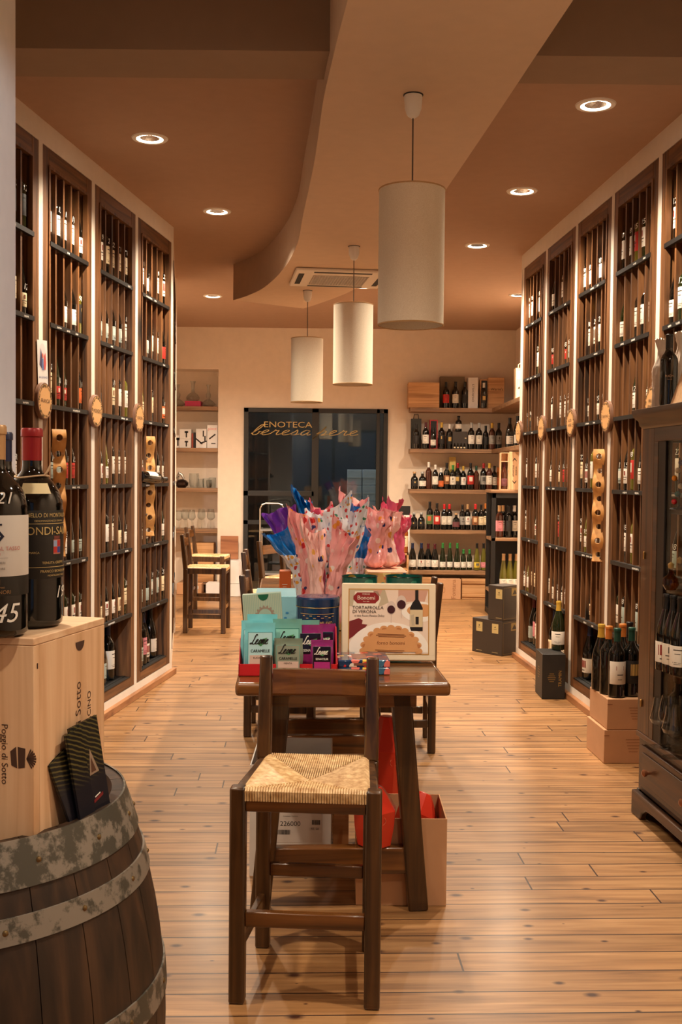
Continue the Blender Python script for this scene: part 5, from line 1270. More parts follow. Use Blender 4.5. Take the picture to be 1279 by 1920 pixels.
# ---------------------------------------------------------------- glazed cabinet
cxn=on(1198,1535,0);CX=cxn.x+.01;CY1=4.42;CY0=2.95;CD=.37
T=thing('glazed_cabinet','dark antique glazed cabinet with drawers, cut by the picture edge','cabinet',(CX,CY1,0),R(4.0))
L=CY1-CY0
zD=.325;zTop=1.60
q=MB();q.box(.01,CD,-L,0,.10,zD);q.build('base_case',M_cab,T,bevel=.003)
q=MB();q.box(-.004,CD+.004,-L,.004,zD,zD+.022);q.build('deck',M_cab,T,bevel=.004)
# plinth with bracket feet (scalloped)
q=MB();pts=[(0,0),(.10,0),(.12,.03),(.17,.055),(.25,.06),(L-.25,.06),(L-.17,.055),(L-.12,.03),(L-.1,0),(L,0),(L,.10),(0,.10)]
q.add([(-.02,-a,b) for a,b in pts]+[(.008,-a,b) for a,b in pts],[tuple(range(12))[::-1],tuple(range(12,24))]+[(i,(i+1)%12,12+(i+1)%12,12+i) for i in range(12)])
q.box(.008,CD,-.006,.02,0,.10);q.build('plinth',M_cab,T,bevel=.006)
for k in range(2):
    y1=-.05-k*(L/2);y0=y1-(L/2-.09)
    d=MB();d.box(-.004,.0095,y0,y1,.125,.30);dd=d.build('drawer',M_cab,T,bevel=.005)
    d=MB();d.box(-.010,-.0045,y0+.035,y1-.035,.15,.275);d.build('drawer_panel',M_cab,dd,bevel=.004)
    for f in((y1-.13),(y0+.13)):
        d=MB();d.M=Matrix.Translation((-.011,f,.215))@Matrix.Rotation(R(-90),4,'Y');d.lathe([(.006,0),(.007,.008),(.014,.016),(.015,.024),(.008,.03),(0,.031)],16);d.build('knob',plain('copper_knob',(150,96,66),.3,metal=.6),dd)
q=MB()
for (a,b,c_,d) in((.0,.045,-.13,0),(.0,.045,-L,-L+.05),(CD-.04,CD,-.045,0),(CD-.04,CD,-L,-L+.045)):
    q=MB();q.box(a,b,c_,d,zD+.022,zTop);q.build('corner_post',M_cabz,T,bevel=.003)
q=MB();q.box(.0,.04,-L+.05,-.13,zTop-.055,zTop);q.box(0.005,CD-.04,-.035,-.005,zTop-.055,zTop);q.box(.0,.03,-.175,-.13,zD+.022,zTop-.055,0);q.box(.002,.03,-.25,-.175,zD+.022,zTop-.055,1);q.box(.004,.022,-L/2-.03,-L/2+.03,zD+.022,zTop-.055,1);q.box(.045,CD-.04,-.03,-.008,zD+.022,zD+.07,1)
q.box(CD-.01,CD,-L+.045,-.045,zD+.022,zTop,1)
q.build('door_frame',[M_cab,M_dark],T,bevel=.002)
q=MB();q.box(.008,.011,-L/2+.03,-.25,zD+.022,zTop-.055);q.box(.008,.011,-L+.05,-L/2-.03,zD+.022,zTop-.055);q.box(.045,CD-.04,-.02,-.017,zD+.07,zTop-.055);q.build('glass_pane',M_cabpane,T)
for z_ in(.65,.965,1.277):
    q=MB();q.box(.03,CD-.012,-L+.045,-.04,z_-.018,z_);q.build('shelf',M_cab,T,bevel=.002)
q=MB()
pr=[(0.0,zTop),(-.012,zTop+.012),(-.016,zTop+.03),(-.034,zTop+.05),(-.04,zTop+.068),(-.04,zTop+.078),(CD,zTop+.078),(CD,zTop)]
n=len(pr);e2=.03
vs=[];ys=[-L-.0,.0]
q.add([(a,-L-.02,b) for a,b in pr]+[(a,(.03 if a<0 and b>zTop+.04 else .012 if a<0 else 0.0),b) for a,b in pr],[tuple(range(n)),tuple(range(n,2*n))[::-1]]+[(i,n+i,n+(i+1)%n,(i+1)%n) for i in range(n)])
q.box(0,CD,-.001,.03,zTop+.06,zTop+.078);q.build('cornice',M_cab,T,bevel=.002)
for z_ in(.47,1.08):
    d=MB();d.lathe([(.004,-.014),(.004,.014),(.0,.018)],8,c=(-.004,-.05,z_));d.build('hinge',M_brass,T)
zct=zTop+.0795
# on the cabinet
p=at(1252,760,4.20)
o=bottle((at(1253,760,4.2).x,4.2,zct),.2,'tall dark bottle lettered RICH on top of the glazed cabinet','bottle on the cabinet','bordeaux',None,'black','dark','lines',36,.93)
q=MB();text(q,'RICH',.004,.125,.014,0,wrap=.0376,a0=-.5,sx=1.2);text(q,'naturale',.004,.112,.006,0,wrap=.0376,a0=-.5);q.build('lettering',plain('rich_letter',(176,140,106),.5),o)
def tissue(px,Y,label,h):
    c=at(px,760,Y);T=thing('tissue_wrapped_bottle',label,'wrapped bottle',(c.x,Y,zct),0,'tissue-wrapped bottles on the cabinet');rr=random.Random(px);q=MB();ns=40;nr=24;vs=[]
    for j in range(nr+1):
        f=j/nr;r=.036 if f<.6 else .036-.02*math.sin((f-.6)/.25*math.pi/2) if f<.85 else .017+.012*(f-.85)/.15
        for i in range(ns):
            a=2*math.pi*i/ns;w_=1+.06*math.sin(7*a+f*5)+.05*math.sin(11*a-3*f)+rr.uniform(-.03,.03)*(1+3*f);vs.append((math.cos(a)*r*w_,math.sin(a)*r*w_,f*h+(rr.uniform(-.006,.006) if f>.9 else 0)))
    q.add(vs,[(j*ns+i,j*ns+(i+1)%ns,(j+1)*ns+(i+1)%ns,(j+1)*ns+i) for j in range(nr) for i in range(ns)]+[tuple(range(nr*ns,(nr+1)*ns)),tuple(range(ns))[::-1]]);q.build('tissue_wrap',plain('white_tissue',(222,206,190),.7),T,ang=70)
tissue(1240,4.34,'bottle wrapped in crumpled white tissue beside the RICH bottle',.28)
tissue(1276,4.36,'second tissue-wrapped bottle behind the leaning wooden board',.31)
q=MB();q.M=Matrix.Rotation(R(19),4,'Y')@Matrix.Rotation(R(0),4,'Z');q.box(0,.012,-.3,0,0,.38);o=q.build('leaning_wooden_box_lid',M_pinex,bevel=.002);o.location=(at(1256,760,4.12).x,4.12,zct);tag(o,'tilted plain wooden board leaning on top of the cabinet','wooden board')
# inside the cabinet
bx=CX+.10
for i,(px,y,lb,st,ds) in enumerate(((1250,4.13,'white','block','bottle with red picture label, foremost on the low cabinet shelf'),(1263,4.08,'ivory','crest','bottle with ivory crest label beside the red picture bottle in the cabinet'),(1277,4.03,'white','lines','white-labelled bottle cut by the picture edge inside the cabinet'),(1257,4.25,'black','lines','black-labelled bottle at the rear of the low cabinet shelf'))):
    p=at(px,1200,y);bottle((p.x,y,.6515),-.6,ds,'bottles inside the cabinet','burgundy',lb,'black','dark',st,28,1.0)
def wineglass(x,y,z,label,s=1,kind=0,group='tasting glasses in the cabinet',cat='wine glass'):
    o=bpy.data.objects.new('tasting_glass',None);COL.objects.link(o);o.location=(x,y,z);tag(o,label,cat,group);o.scale=(s,s,s)
    key='wg%d'%kind
    if key not in _mc:
        pf=[[(.022,.155),(.0245,.13),(.031,.10),(.034,.088),(.028,.075),(.012,.066),(.004,.062)],[(.030,.20),(.038,.16),(.043,.13),(.040,.11),(.022,.092),(.004,.086)],[(.034,.10),(.036,.07),(.032,.02),(.028,.003),(0.0,.002)]][kind]
        q=MB();q.lathe(pf+[(a-.0012 if a>.006 else a,b+.0012) for a,b in pf[::-1]],28);b_=q.build('bowl',M_glass);_mc[key]=b_.data;bpy.data.objects.remove(b_)
        if kind<2:
            zt=pf[-1][1];q=MB();q.lathe([(0,0),(.031,.0005),(.031,.0015),(.008,.004),(.0035,.012),(.003,zt-.004),(.004,zt),(0,zt+.001)],24);b_=q.build('stem',M_glass);_mc[key+'s']=b_.data;bpy.data.objects.remove(b_)
    meshobj('bowl',_mc[key],o)
    if kind<2:meshobj('stem',_mc[key+'s'],o)
    return o
for i,(px,y,k,ds) in enumerate(((1238,4.14,0,'small tulip tasting glass nearest the cabinet post'),(1256,4.10,1,'larger stemmed glass, second from the cabinet post'),(1262,3.98,0,'tulip tasting glass in front on the cabinet deck'),(1277,4.06,1,'stemmed glass at the picture edge inside the cabinet'),(1270,4.2,0,'tulip glass at the rear of the cabinet deck'))):
    wineglass(at(px,1380,y).x,y,zD+.0235,ds,1.25 if k==0 else 1.05,k)
for i,(px,y,cp,ds) in enumerate(((1260,4.3,'orange','orange-capped bottle behind the tasting glasses'),(1272,4.28,'white','white-capped bottle behind the tasting glasses'))):
    bottle((at(px,1340,y).x+.03,y,zD+.0235),0,ds,'bottles behind the tasting glasses','squat',None,cp,'green','lines',24,1.25)
# hanging glass beads, amber flacons
q0=thing('bead_ornament','string of coloured glass beads hanging in the cabinet','ornament',(at(1274,900,4.1).x,4.1,1.2785))
rr=random.Random(5)
q=MB();q.lathe([(0,0),(.035,.001),(.03,.006),(.004,.01),(.003,.2),(0,.201)],16);q.build('stand',M_black,q0)
for k,(c_,) in enumerate([((170,20,30),),((20,110,120),),((210,196,170),),((226,140,30),),((210,196,170),),((40,30,90),)]):
    q=MB();q.lathe([(.011*math.sin(math.pi*i/8),-.011*math.cos(math.pi*i/8)) for i in range(9)],14,c=(-.022+.012*(k%3),-.012,.03+k*.03));q.build('bead',plain('bead_%d'%k,c_,.08,coat=.5),q0)
for i,(px,ds) in enumerate(((1258,'round amber glass flacon on the middle cabinet shelf'),(1274,'clear faceted glass flacon with amber stopper on the middle cabinet shelf'))):
    T=thing('glass_flacon',ds,'flacon',(at(px,1080,4.12).x,4.12,.9665));q=MB();q.lathe([(0,0),(.02,0),(.032,.02),(.03,.045),(.012,.06),(.009,.075),(.014,.078),(0,.08)] if i==0 else [(0,0),(.026,0),(.03,.05),(.016,.085),(.01,.1),(0,.1)],20 if i==0 else 8);q.build('flacon_body',glassmat('amber_glass',(206,150,50),.9) if i==0 else M_glass,T)
    q=MB();q.lathe([(0,.08+.02*i),(.01,.085+.02*i),(.012,.1+.02*i),(0,.11+.02*i)],14);q.build('stopper',M_gold,T)

# ---------------------------------------------------------------- back shelves (bottle wall)
YS=12.12
sy=[768,845,921,997,1073];sz=[at(850,y-3,YS).z for y in sy]
sx0=at(768,900,YS).x;sx1=at(925,900,YS).x
for i,z in enumerate(sz):
    lab=['topmost','second','middle','fourth','lowest'][i]
    q=MB();q.box(sx0,XR-.002,YS,YB-.001,z-.045,z)
    if i<2:q.box(1.70,XR-.002,10.2,YS,z-.045,z)
    o=tag(q.build('wall_shelf',M_shelf,bevel=.003),'%s thick wooden bottle shelf in the corner beside the glass door'%lab,'shelf','wooden bottle shelves on the back wall')
BW='bottles on the back wall shelves'
def brow(i,items):
    for k,(px,kd,lb,cp,gl,st,sc_,ds) in enumerate(items):
        p=at(px,900,YS+.09);bottle((p.x,YS+.09+.02*((k*7)%3-1),sz[i]+.0012),rnd.uniform(-.2,.2),ds+', %s back shelf'%['top','second','middle','fourth','lowest'][i],BW,kd,lb,cp,gl,st,16,sc_)
brow(0,[(834,'bordeaux','red','black','dark','lines',.98,'dark bottle with slanted red label'),(852,'bordeaux','ivory','black','dark','lines',1,'dark bottle with ivory label'),(870,'bordeaux','black','black','dark','lines',1,'black-labelled port bottle beside the white box')])
brow(1,[(797,'bordeaux','white','bordeaux','dark','lines',1,'white-labelled bottle beside the red box'),(827,'bordeaux','black','gold','dark','crest',1,'gold-topped bottle with black label'),(842,'bordeaux','black','white','dark','block',.95,'dark bottle with white paper neck'),
 (882,'bordeaux','white','silver','dark','lines',1,'white-labelled bottle next to the miniature pack'),(897,'bordeaux','ivory','silver','dark','lines',1,'ivory-labelled bottle second from the miniature pack'),(910,'bordeaux','black','black','dark','lines',.9,'small-looking all-black bottle'),(921,'bordeaux','grey','gold','brown','lines',1,'brown bottle with gold neck'),(934,'bordeaux','grey','black','dark','crest',1,'grey-labelled bottle in the corner')])
brow(2,[(777,'squat','black','cork','dark','crest',1,'squat black bottle at the open end'),(792,'squat','white','blue' if False else 'silver','dark','lines',1,'squat bottle with white label and pale stopper'),(804,'bordeaux',None,'white','brown','lines',1.02,'tall brown unlabelled bottle'),(816,'bordeaux','white','white','dark','lines',.92,'white-capped bottle with narrow white label'),
 (827,'half','orange','white','dark','lines',1.02,'short bottle with orange label'),(838,'bordeaux','brown','black','dark','block',1,'bottle with tan label'),(849,'bordeaux','ivory','green','dark','crest',.92,'bottle before the yellow gift tube'),(858,'bordeaux','black','red','dark','block',1,'red-capped bottle with white-on-black label'),
 (869,'bordeaux','white','gold','dark','crest',.88,'gold-necked bottle with plain white label'),(882,'bordeaux','red','black','dark','block',1,'bottle with orange and red label'),(893,'bordeaux',None,'darkgreen','brown','lines',.9,'brown see-through bottle'),(907,'bordeaux','grey','red','dark','block',1,'bottle with arched grey label'),(917,'bordeaux','ivory','gold','brown','lines',1,'reddish bottle with cream shoulder label'),(927,'bordeaux','white','black','dark','lines',.9,'narrow-looking bottle next to the amber one'),(934,'bordeaux','orange','orange','amber','lines',.85,'amber bottle beside the open wooden case')])
brow(3,[(777,'squat','black','silver','dark','crest',.96,'round-shouldered black bottle at the open end'),(791,'squat','black','silver','dark','crest',.97,'round-shouldered black bottle, second from the open end'),(807,'bordeaux','green','black','dark','block',1.05,'bottle with green and orange label'),(820,'bordeaux','red','black','dark','block',1,'bottle wrapped in a red patterned label'),(834,'bordeaux','ivory','brightred','dark','lines',.96,'red-capped ivory-labelled bottle, first of two'),(844,'bordeaux','ivory','brightred','dark','lines',.96,'red-capped ivory-labelled bottle, second of two'),
 (856,'squat','purple','cork','dark','lines',.96,'stout bottle with mauve label and round stopper'),(868,'bordeaux','grey','black','dark','crest',.95,'bottle with grey tree-branch label'),(878,'bordeaux','white','cork','dark','crest',.96,'bottle with a tree on a white label'),(892,'bordeaux','brown','brightred','dark','block',.98,'red-capped bottle with brown picture label'),(903,'bordeaux','cream','black','dark','lines',.96,'cream-labelled bottle with black cap'),(912,'bordeaux','cream','orange','dark','lines',1,'cream-labelled bottle beside the wooden case')])
brow(4,[(775,'burgundy','white','navy','dark','lines',1.02,'navy-capped white-labelled bottle at the open end'),(792,'burgundy','white','navy','dark','crest',1.02,'navy-capped white-labelled bottle, second along'),(805,'burgundy','white','bordeaux','dark','band',1,'maroon-capped bottle, first of two'),(817,'burgundy','white','bordeaux','dark','band',1,'maroon-capped bottle, second of two'),
 (832,'flute','white','green','green','lines',.93,'green-capped tall bottle, first of three'),(846,'flute','white','green','green','lines',.93,'green-capped tall bottle, middle of three'),(859,'flute','white','green','green','lines',.93,'green-capped tall bottle, last of three'),(871,'half','white','green','green','lines',1,'green-capped half bottle, first of two'),(883,'half','white','green','green','lines',1,'green-capped half bottle, second of two'),
 (896,'flute','yellow','black','olive','block',.93,'bottle with bright yellow label'),(909,'flute','pink','black','olive','lines',.93,'bottle with pink label'),(921,'flute','blue','black','olive','block',.93,'bottle with blue label by the black cabinet')])
def sbox(name,label,cat,px0,px1,py0,i,Y,mat,extra=None,dep=.12,group=None,zb=None):
    a=at(px0,900,Y);b=at(px1,900,Y);z=sz[i]+.0012 if zb is None else zb;h=at((px0+px1)/2,py0,Y).z-z
    T=thing(name,label,cat,(a.x,Y,z),0,group);q=MB();q.box(0,b.x-a.x,0,dep,0,h);q.build('box_body',mat,T,bevel=.002)
    if extra:extra(T,b.x-a.x,h)
    return T
sbox('wooden_wine_case','plain knotty wooden case at the open end of the top back shelf','wine case',764,822,717,0,YS+.01,M_oak,None,.24)
sbox('dark_gift_box','olive grey gift box standing behind three bottles on the top shelf','gift box',823,869,706,0,YS+.17,plain('olive_card',(110,92,66),.6),None,.09)
def ch(T,w_,h_):
    q=MB();text(q,"CHURCHILL'S",w_/2,h_/2,.034,0,off=.0015,rot=R(90));q.build('lettering',M_ink,T)
sbox('white_port_box',"tall white box lettered CHURCHILL'S on the top back shelf",'gift box',876,894,708,0,YS+.05,M_whitec,ch,.1)
def inset(T,w_,h_):
    q=MB();q.box(.012,w_-.012,-.003,0,.015,h_-.015);q.build('dark_window',M_inkblk,T)
T=sbox('open_wooden_bottle_case','open wooden case with a black bottle inside on the top back shelf','bottle case',898,913,711,0,YS+.07,M_oak,inset,.09)
bottle((at(905.5,900,YS).x,YS+.02,sz[0]+.0012),0,'black bottle standing before the open wooden case, top back shelf',BW,'bordeaux','black','white','dark','block',16,.95)
def wr(T,w_,h_):
    q=MB();text(q,"Warre's",w_*.55,h_*.62,.042,0,off=.0015);q.build('lettering',M_ink,T)
sbox('branded_wooden_case','pale wooden case with dark lettering near the corner of the top shelf','wine case',913,943,708,0,YS+.04,M_oak,wr,.2)
# carry case with rope handle, on the side shelf
a=at(946,757,10.7);b=at(974,757,10.7);h=at(950,697,10.7).z-sz[0]
T=thing('rope_handled_case','pale wooden carry case with a rope handle on the corner shelf','bottle case',(1.725,10.65,sz[0]+.0012),0)
q=MB();q.box(0,.16,0,.12,0,.31);q.build('case_body',M_pine,T,bevel=.002)
q=MB();q.tube([(.03,.06,.31),(.035,.06,.35),(.08,.06,.375),(.15,.06,.34),(.155,.06,.31)],.005,6);q.build('rope_handle',plain('rope',(214,184,140),.8),T)
q=MB();q.flat([(.015,.2),(.06,.2),(.06,.28),(.015,.28)],.0008,0);q.flat([(.02,.1),(.055,.1),(.05,.12),(.03,.125)],.0008,1);q.flat([(.10,.03),(.145,.03),(.145,.14),(.13,.19),(.13,.24),(.115,.24),(.115,.19),(.10,.14)],.0008,1);q.build('printed_label',[M_whitec,M_ink],T)
# second shelf extras
def bh(T,w_,h_):
    q=MB();q.tube([(w_*.25,.05,h_),(w_*.3,.05,h_+.05),(w_*.7,.05,h_+.05),(w_*.75,.05,h_)],.005,6);q.build('handle',M_black,T)
sbox('black_carrier_box','black carrier box with loop handle at the open end of the second shelf','gift box',770,789,785,1,YS+.15,plain('black_green_card',(34,34,26),.5),bh,.09)
bottle((at(780,900,YS).x,YS+.06,sz[1]+.0012),0,'bottle before the black carrier box, second back shelf',BW,'bordeaux','black','black','dark','lines',16,.93)
M_rb=plain('red_gift_card',(176,30,30),.5)
T=sbox('red_bottle_box','bright red bottle box with a picture window on the second shelf','gift box',804.5,819.5,787,1,YS+.10,M_rb,inset,.09)
bottle((at(812,900,YS).x,YS+.045,sz[1]+.0112),0,'small bottle framed by the red box, second back shelf',BW,'half','white','black','dark','lines',16,.98)
def mini(T,w_,h_):
    q=MB()
    for k in range(4): q.lathe([(0,0),(.012,0),(.012,.035),(.005,.05),(.005,.062),(0,.062)],8,c=(.025+k*.037,-.013,.006))
    q.build('miniature',M_bottle,T)
    q=MB()
    for k in range(4): q.flat([(.014+k*.037,.01),(.034+k*.037,.01),(.034+k*.037,.026),(.014+k*.037,.026)],.0265)
    q.box(w_-.03,w_-.01,-.001,0,h_*.6,h_*.65);q.build('miniature_label',plain('label_cream',LAB['cream'],.6),T)
T=sbox('miniature_gift_pack','dark gift pack with four miniatures on the second shelf','gift box',847.5,875.5,809,1,YS+.08,M_dc,mini,.12)
zz_=at(861,809,YS+.08).z
bottle((at(859,900,YS+.12).x,YS+.14,zz_+.0015),0,'wide-bellied bottle standing on top of the miniature pack','bottle on the miniature pack','squat','white','black','dark','lines',20,.9)
for k,(x_,y_) in enumerate(((1.775,11.3),(1.80,10.95),(1.82,10.55))):
    bottle((x_,y_,sz[1]+.0012),.3,['white-labelled bottle deepest on the side shelf of the corner','white-labelled bottle midway on the side shelf of the corner','white-labelled bottle nearest the sign on the side shelf'][k],BW,'burgundy','white','black','dark','lines',20,1.05)
# gold tube
sbox('yellow_gift_tube','yellow square gift tube behind a bottle on the middle shelf','gift box',842.5,854.5,857,2,YS+.15,plain('gold_card',(206,176,96),.45),None,.08)
# open wooden case (Amarone style) on the black cabinet
XS=1.62;YC0=10.6
CabZ=at(950,919,YC0).z
T=thing('hinged_wooden_case','open pale wooden bottle case with hinged ornamented lid on the black cabinet','bottle case',(at(938.5,900,YC0+.05).x,YC0+.05,CabZ+.002),0)
h=.37;q=MB();q.box(0,.005,0,.1,0,h);q.box(.075,.08,0,.1,0,h);q.box(.005,.075,0,.1,0,.005);q.box(.005,.075,0,.1,h-.005,h);q.box(.005,.075,.095,.1,.005,h-.005);q.box(.005,.075,0,.09,h-.09,h-.084);q.build('case_body',M_pine,T)
q=MB();q.box(.083,.19,-.012,0,0,h+.01);q.build('lid',M_pine,T,bevel=.002)
q=MB();q.M=Matrix.Translation((0,-.0122,0));text(q,'AMARONE',.125,.19,.024,0,off=.0006,rot=R(90));text(q,'RISERVA',.155,.19,.024,0,off=.0006,rot=R(90))
for s in(-1,1):
    q.flat([(.137,.19+s*.13),(.115,.19+s*.10),(.118,.19+s*.095),(.137,.19+s*.115),(.156,.19+s*.095),(.159,.19+s*.10)],.0006)
q.build('lid_print',M_ink,T)
q=MB();q.lathe([(.004,0),(.003,.004),(0,.005)],8,c=(.079,-.004,.19));q.build('latch',M_brass,T)
bottle((T.location.x+.04,YC0+.09,CabZ+.0085),0,'dark red bottle standing inside the open wooden case','bottle in the wooden case','half','purple','bordeaux','brown','lines',16,1.12)
# black glazed side cabinet
cx0=at(922,1000,YC0+.0).x
T=thing('black_display_cabinet','black framed display cabinet with bottles in the corner behind the rack end','cabinet',(cx0,YC0,0));wc=XR-.004-cx0
q=MB()
for x_ in(0,wc-.04): 
    for y_ in(0,.38):q.box(x_,x_+.04,y_,y_+.04,0,CabZ-.03)
zsh=at(950,1009,YC0).z
q.box(0,wc,0,.04,CabZ-.08,CabZ-.03);q.box(0,.04,0,.42,.0,.06);q.box(0,wc,.40,.42,0,CabZ-.03);q.box(wc-.02,wc,0,.42,0,CabZ-.03);q.build('frame',M_black,T,bevel=.002)
q=MB();q.box(-.01,wc,-.01,.43,CabZ-.03,CabZ);q.build('cabinet_top',M_shelf,T,bevel=.003)
q=MB();q.box(.0,wc-.02,.0,.40,zsh-.03,zsh);q.box(.0,wc-.02,0,.40,.23,.26);q.build('shelf',M_shelf,T,bevel=.002)
for k,(px,lb,cp,kd,ds) in enumerate(((936,'pink','cork','bordeaux','rosy bottle with cork cap'),(943,'white','cork','bordeaux','white-labelled bottle with tan cap'),(953,'black','black','bordeaux','tall black bottle'),(964,'ivory','white','bordeaux','ivory-labelled bottle with white cap'))):
    y_=YC0+.12+.05*(k%2);bottle((at(px,1000,y_).x,y_,zsh+.001),.1,ds+' on the upper shelf of the black display cabinet','bottles in the black display cabinet',kd,lb,cp,'brown' if k==0 else 'dark','lines',20,1.06)
for k,px in enumerate((944,956,968)):
    y_=YC0+.10;bottle((at(px,1080,y_).x,y_,.2615),0,['olive white-wine bottle first along','olive white-wine bottle in the middle','olive white-wine bottle last along'][k]+', lower shelf of the black display cabinet','bottles in the black display cabinet','flute','white','cork','olive','lines',20,1.08)
# crates and cartons under the lowest back shelf
def bat(T,w_,h_):
    q=MB();q.box(.0,w_,-.014,0,h_*.78,h_*.9);q.box(0,w_,-.014,0,h_*.12,h_*.24);q.build('batten',M_oak,T,bevel=.002)
def fo(T,w_,h_):
    q=MB();text(q,'Fontana',w_*.7,h_*.5,.07,0,off=.001,rot=R(90));q.tube([(w_*.28+.012*math.cos(a),0,h_*.45+.03*math.sin(a)) for a in[6.283*k/16 for k in range(16)]],.002,5,0,True);q.build('lettering',M_kraftd,T)
zf=.0015
sbox('wooden_wine_case','wooden case on the floor under the lowest shelf, next to the printed carton','wine case',776,821,1083,4,YS-.05,M_oak,None,.24,'cases under the back shelves',zf)
sbox('printed_wine_carton','pale carton with vertical lettering under the lowest shelf','carton',823,867,1086,4,YS-.08,M_kraft,fo,.24,'cases under the back shelves',zf)
sbox('battened_wooden_crate','wooden crate with two battens under the lowest shelf','crate',869,917,1086,4,YS-.06,M_oak,bat,.24,'cases under the back shelves',zf)
# small stand with an amber bottle beside the shelves
a=at(742,1030,11.9);b=at(766,1030,11.9);zz1=at(750,1037,11.9).z;zz2=at(750,1065,11.9).z
T=thing('narrow_bottle_stand','narrow pale wooden stand beside the glass door and bottle shelves','stand',(a.x,11.85,0));w_=b.x-a.x
q=MB();q.box(0,.02,0,.2,0,zz1);q.box(w_-.02,w_,0,.2,0,zz1);q.box(0,w_,0,.2,zz1-.02,zz1);q.box(0.02,w_-.02,0,.2,zz2-.02,zz2);q.box(.02,w_-.02,.18,.2,0,zz1-.02);q.build('stand_body',M_oak,T,bevel=.002)
bottle((at(758,1035,11.92).x,11.94,zz1+.0012),0,'amber spirit bottle with cream label on the narrow stand','amber bottle on the stand','bordeaux','cream','green','amber','lines',20,1.18)
T=thing('framed_notice','cream board with black top bar behind the amber bottle','notice',(at(740,1000,12.1).x,12.08,zz1+.001));q=MB();q.box(0,.17,0,.015,0,.42);q.build('board',M_whitec,T);q=MB();q.box(-.004,.174,-.006,.016,.42,.52);q.build('top_bar',M_black,T,bevel=.004)

# ---------------------------------------------------------------- niche with decanters
YN=YB+.03
ny=[763,841,916,993];nz=[at(370,y-1,YN).z for y in ny]
for i,z in enumerate(nz):
    q=MB();q.box(nx0+.001,nx1-.002,YN-.02,YB+.299,z-.045,z);tag(q.build('niche_shelf',M_shelf,bevel=.003),'%s wooden shelf of the decanter niche beside the glass door'%['top','second','third','lowest'][i],'shelf','niche shelves')
def decanter(px,i,kind,label,dz_=0):
    p=at(px,900,YN+.12);T=thing('glass_decanter',label,'decanter',(p.x,YN+.12,nz[i]+.0012+dz_),0,'glass decanters in the niche')
    pf=[[(0,0),(.05,0),(.075,.02),(.08,.04),(.06,.075),(.025,.10),(.018,.14),(.022,.20),(.034,.235)],[(0,0),(.04,0),(.082,.02),(.085,.035),(.05,.07),(.018,.09),(.028,.12),(.03,.145),(.016,.17),(.013,.21),(.026,.26)]][kind]
    q=MB();q.lathe(pf+[(max(a-.002,.0),b+.002) for a,b in pf[::-1]],28);q.build('glass_body',M_glass,T);return T
T=thing('pink_gift_box','pink box under a decanter on the top niche shelf','gift box',(at(346,900,YN+.06).x,YN+.06,nz[0]+.0012));q=MB();q.box(0,.185,0,.16,0,.065);q.build('box_body',plain('pink_box',(206,40,90),.5),T,bevel=.003);q=MB();q.box(0,.185,-.001,.161,.043,.046);q.build('lid_line',plain('pink_box_dark',(150,24,60),.5),T)
decanter(361,0,0,'round glass decanter standing on the pink box',.0655)
decanter(390,0,1,'wide-based glass decanter on the open end of the top niche shelf')
decanter(333,0,1,'glass decanter half hidden by the rack end on the top niche shelf')
# accessory boxes on second shelf
def acc(px0,px1,py0,label,prt,Y=YN+.03,z=None):
    a=at(px0,900,Y);b=at(px1,900,Y);z=nz[1]+.0012 if z is None else z;h=at(px0,py0,Y).z-z
    T=thing('accessory_box',label,'accessory box',(a.x,Y,z),0,'white wine accessory boxes');q=MB();q.box(0,b.x-a.x,0,.14,0,h);q.build('box_body',M_whitec,T,bevel=.002);prt(T,b.x-a.x,h);return T
def pv(T,w_,h_):
    q=MB();text(q,'pivot',w_*.5,h_*.84,.05,0,off=.001);q.build('lettering',plain('coral_ink',(226,120,110),.5),T)
    q=MB();q.M=Matrix.Translation((w_*.5,-.001,h_*.5))@Matrix.Rotation(R(-38),4,'Y');q.box(-.045,.045,-.001,0,-.008,.008);q.M=Matrix.Translation((w_*.6,-.001,h_*.2));q.box(-.025,.025,-.001,0,-.006,.006);q.build('picture',M_ink,T)
def pk(T,w_,h_):
    q=MB();q.M=Matrix.Translation((w_*.6,-.001,h_*.5));q.box(-.008,.008,-.001,0,-h_*.35,h_*.3);q.box(-.02,.02,-.001,0,h_*.1,h_*.3);q.build('picture',M_ink,T)
def pm(T,w_,h_):
    q=MB()
    for x_,z_,r_,l_ in((.3,.35,40,.05),(.7,.3,-20,.04),(.7,.75,90,.035),(.85,.5,90,.03)):
        q.M=Matrix.Translation((w_*x_,-.001,h_*z_))@Matrix.Rotation(R(r_),4,'Y');q.box(-l_,l_,-.001,0,-.008,.008)
    q.build('picture',M_ink,T)
acc(388,407.5,797,'tall white accessory box lettered pivot, end of the niche shelf',pv)
acc(367,387,804,'white accessory box with dark corkscrew pictures beside the pivot box',pm)
hh=(at(340,804,YN+.03).z-nz[1])/2
T=acc(336,358,823,'small white accessory box at the bottom of a pair',pk)
T2=acc(336,358,804.5,'small white accessory box stacked on its twin',pk,z=at(336,823,YN+.03).z+.0015)
acc(330,335.5,816,'partly hidden white box next to the rack end on the niche shelf',pk)
T=thing('red_black_corkscrew_box','slim red and black box between the white accessory boxes','accessory box',(at(359,900,YN+.03).x,YN+.03,nz[1]+.0012));q=MB();q.box(0,.019,0,.1,0,.17);q.build('red_half',plain('brick_red',(150,60,40),.5),T);q=MB();q.box(.02,.045,0,.1,0,.18);q.build('black_half',M_inkblk,T)
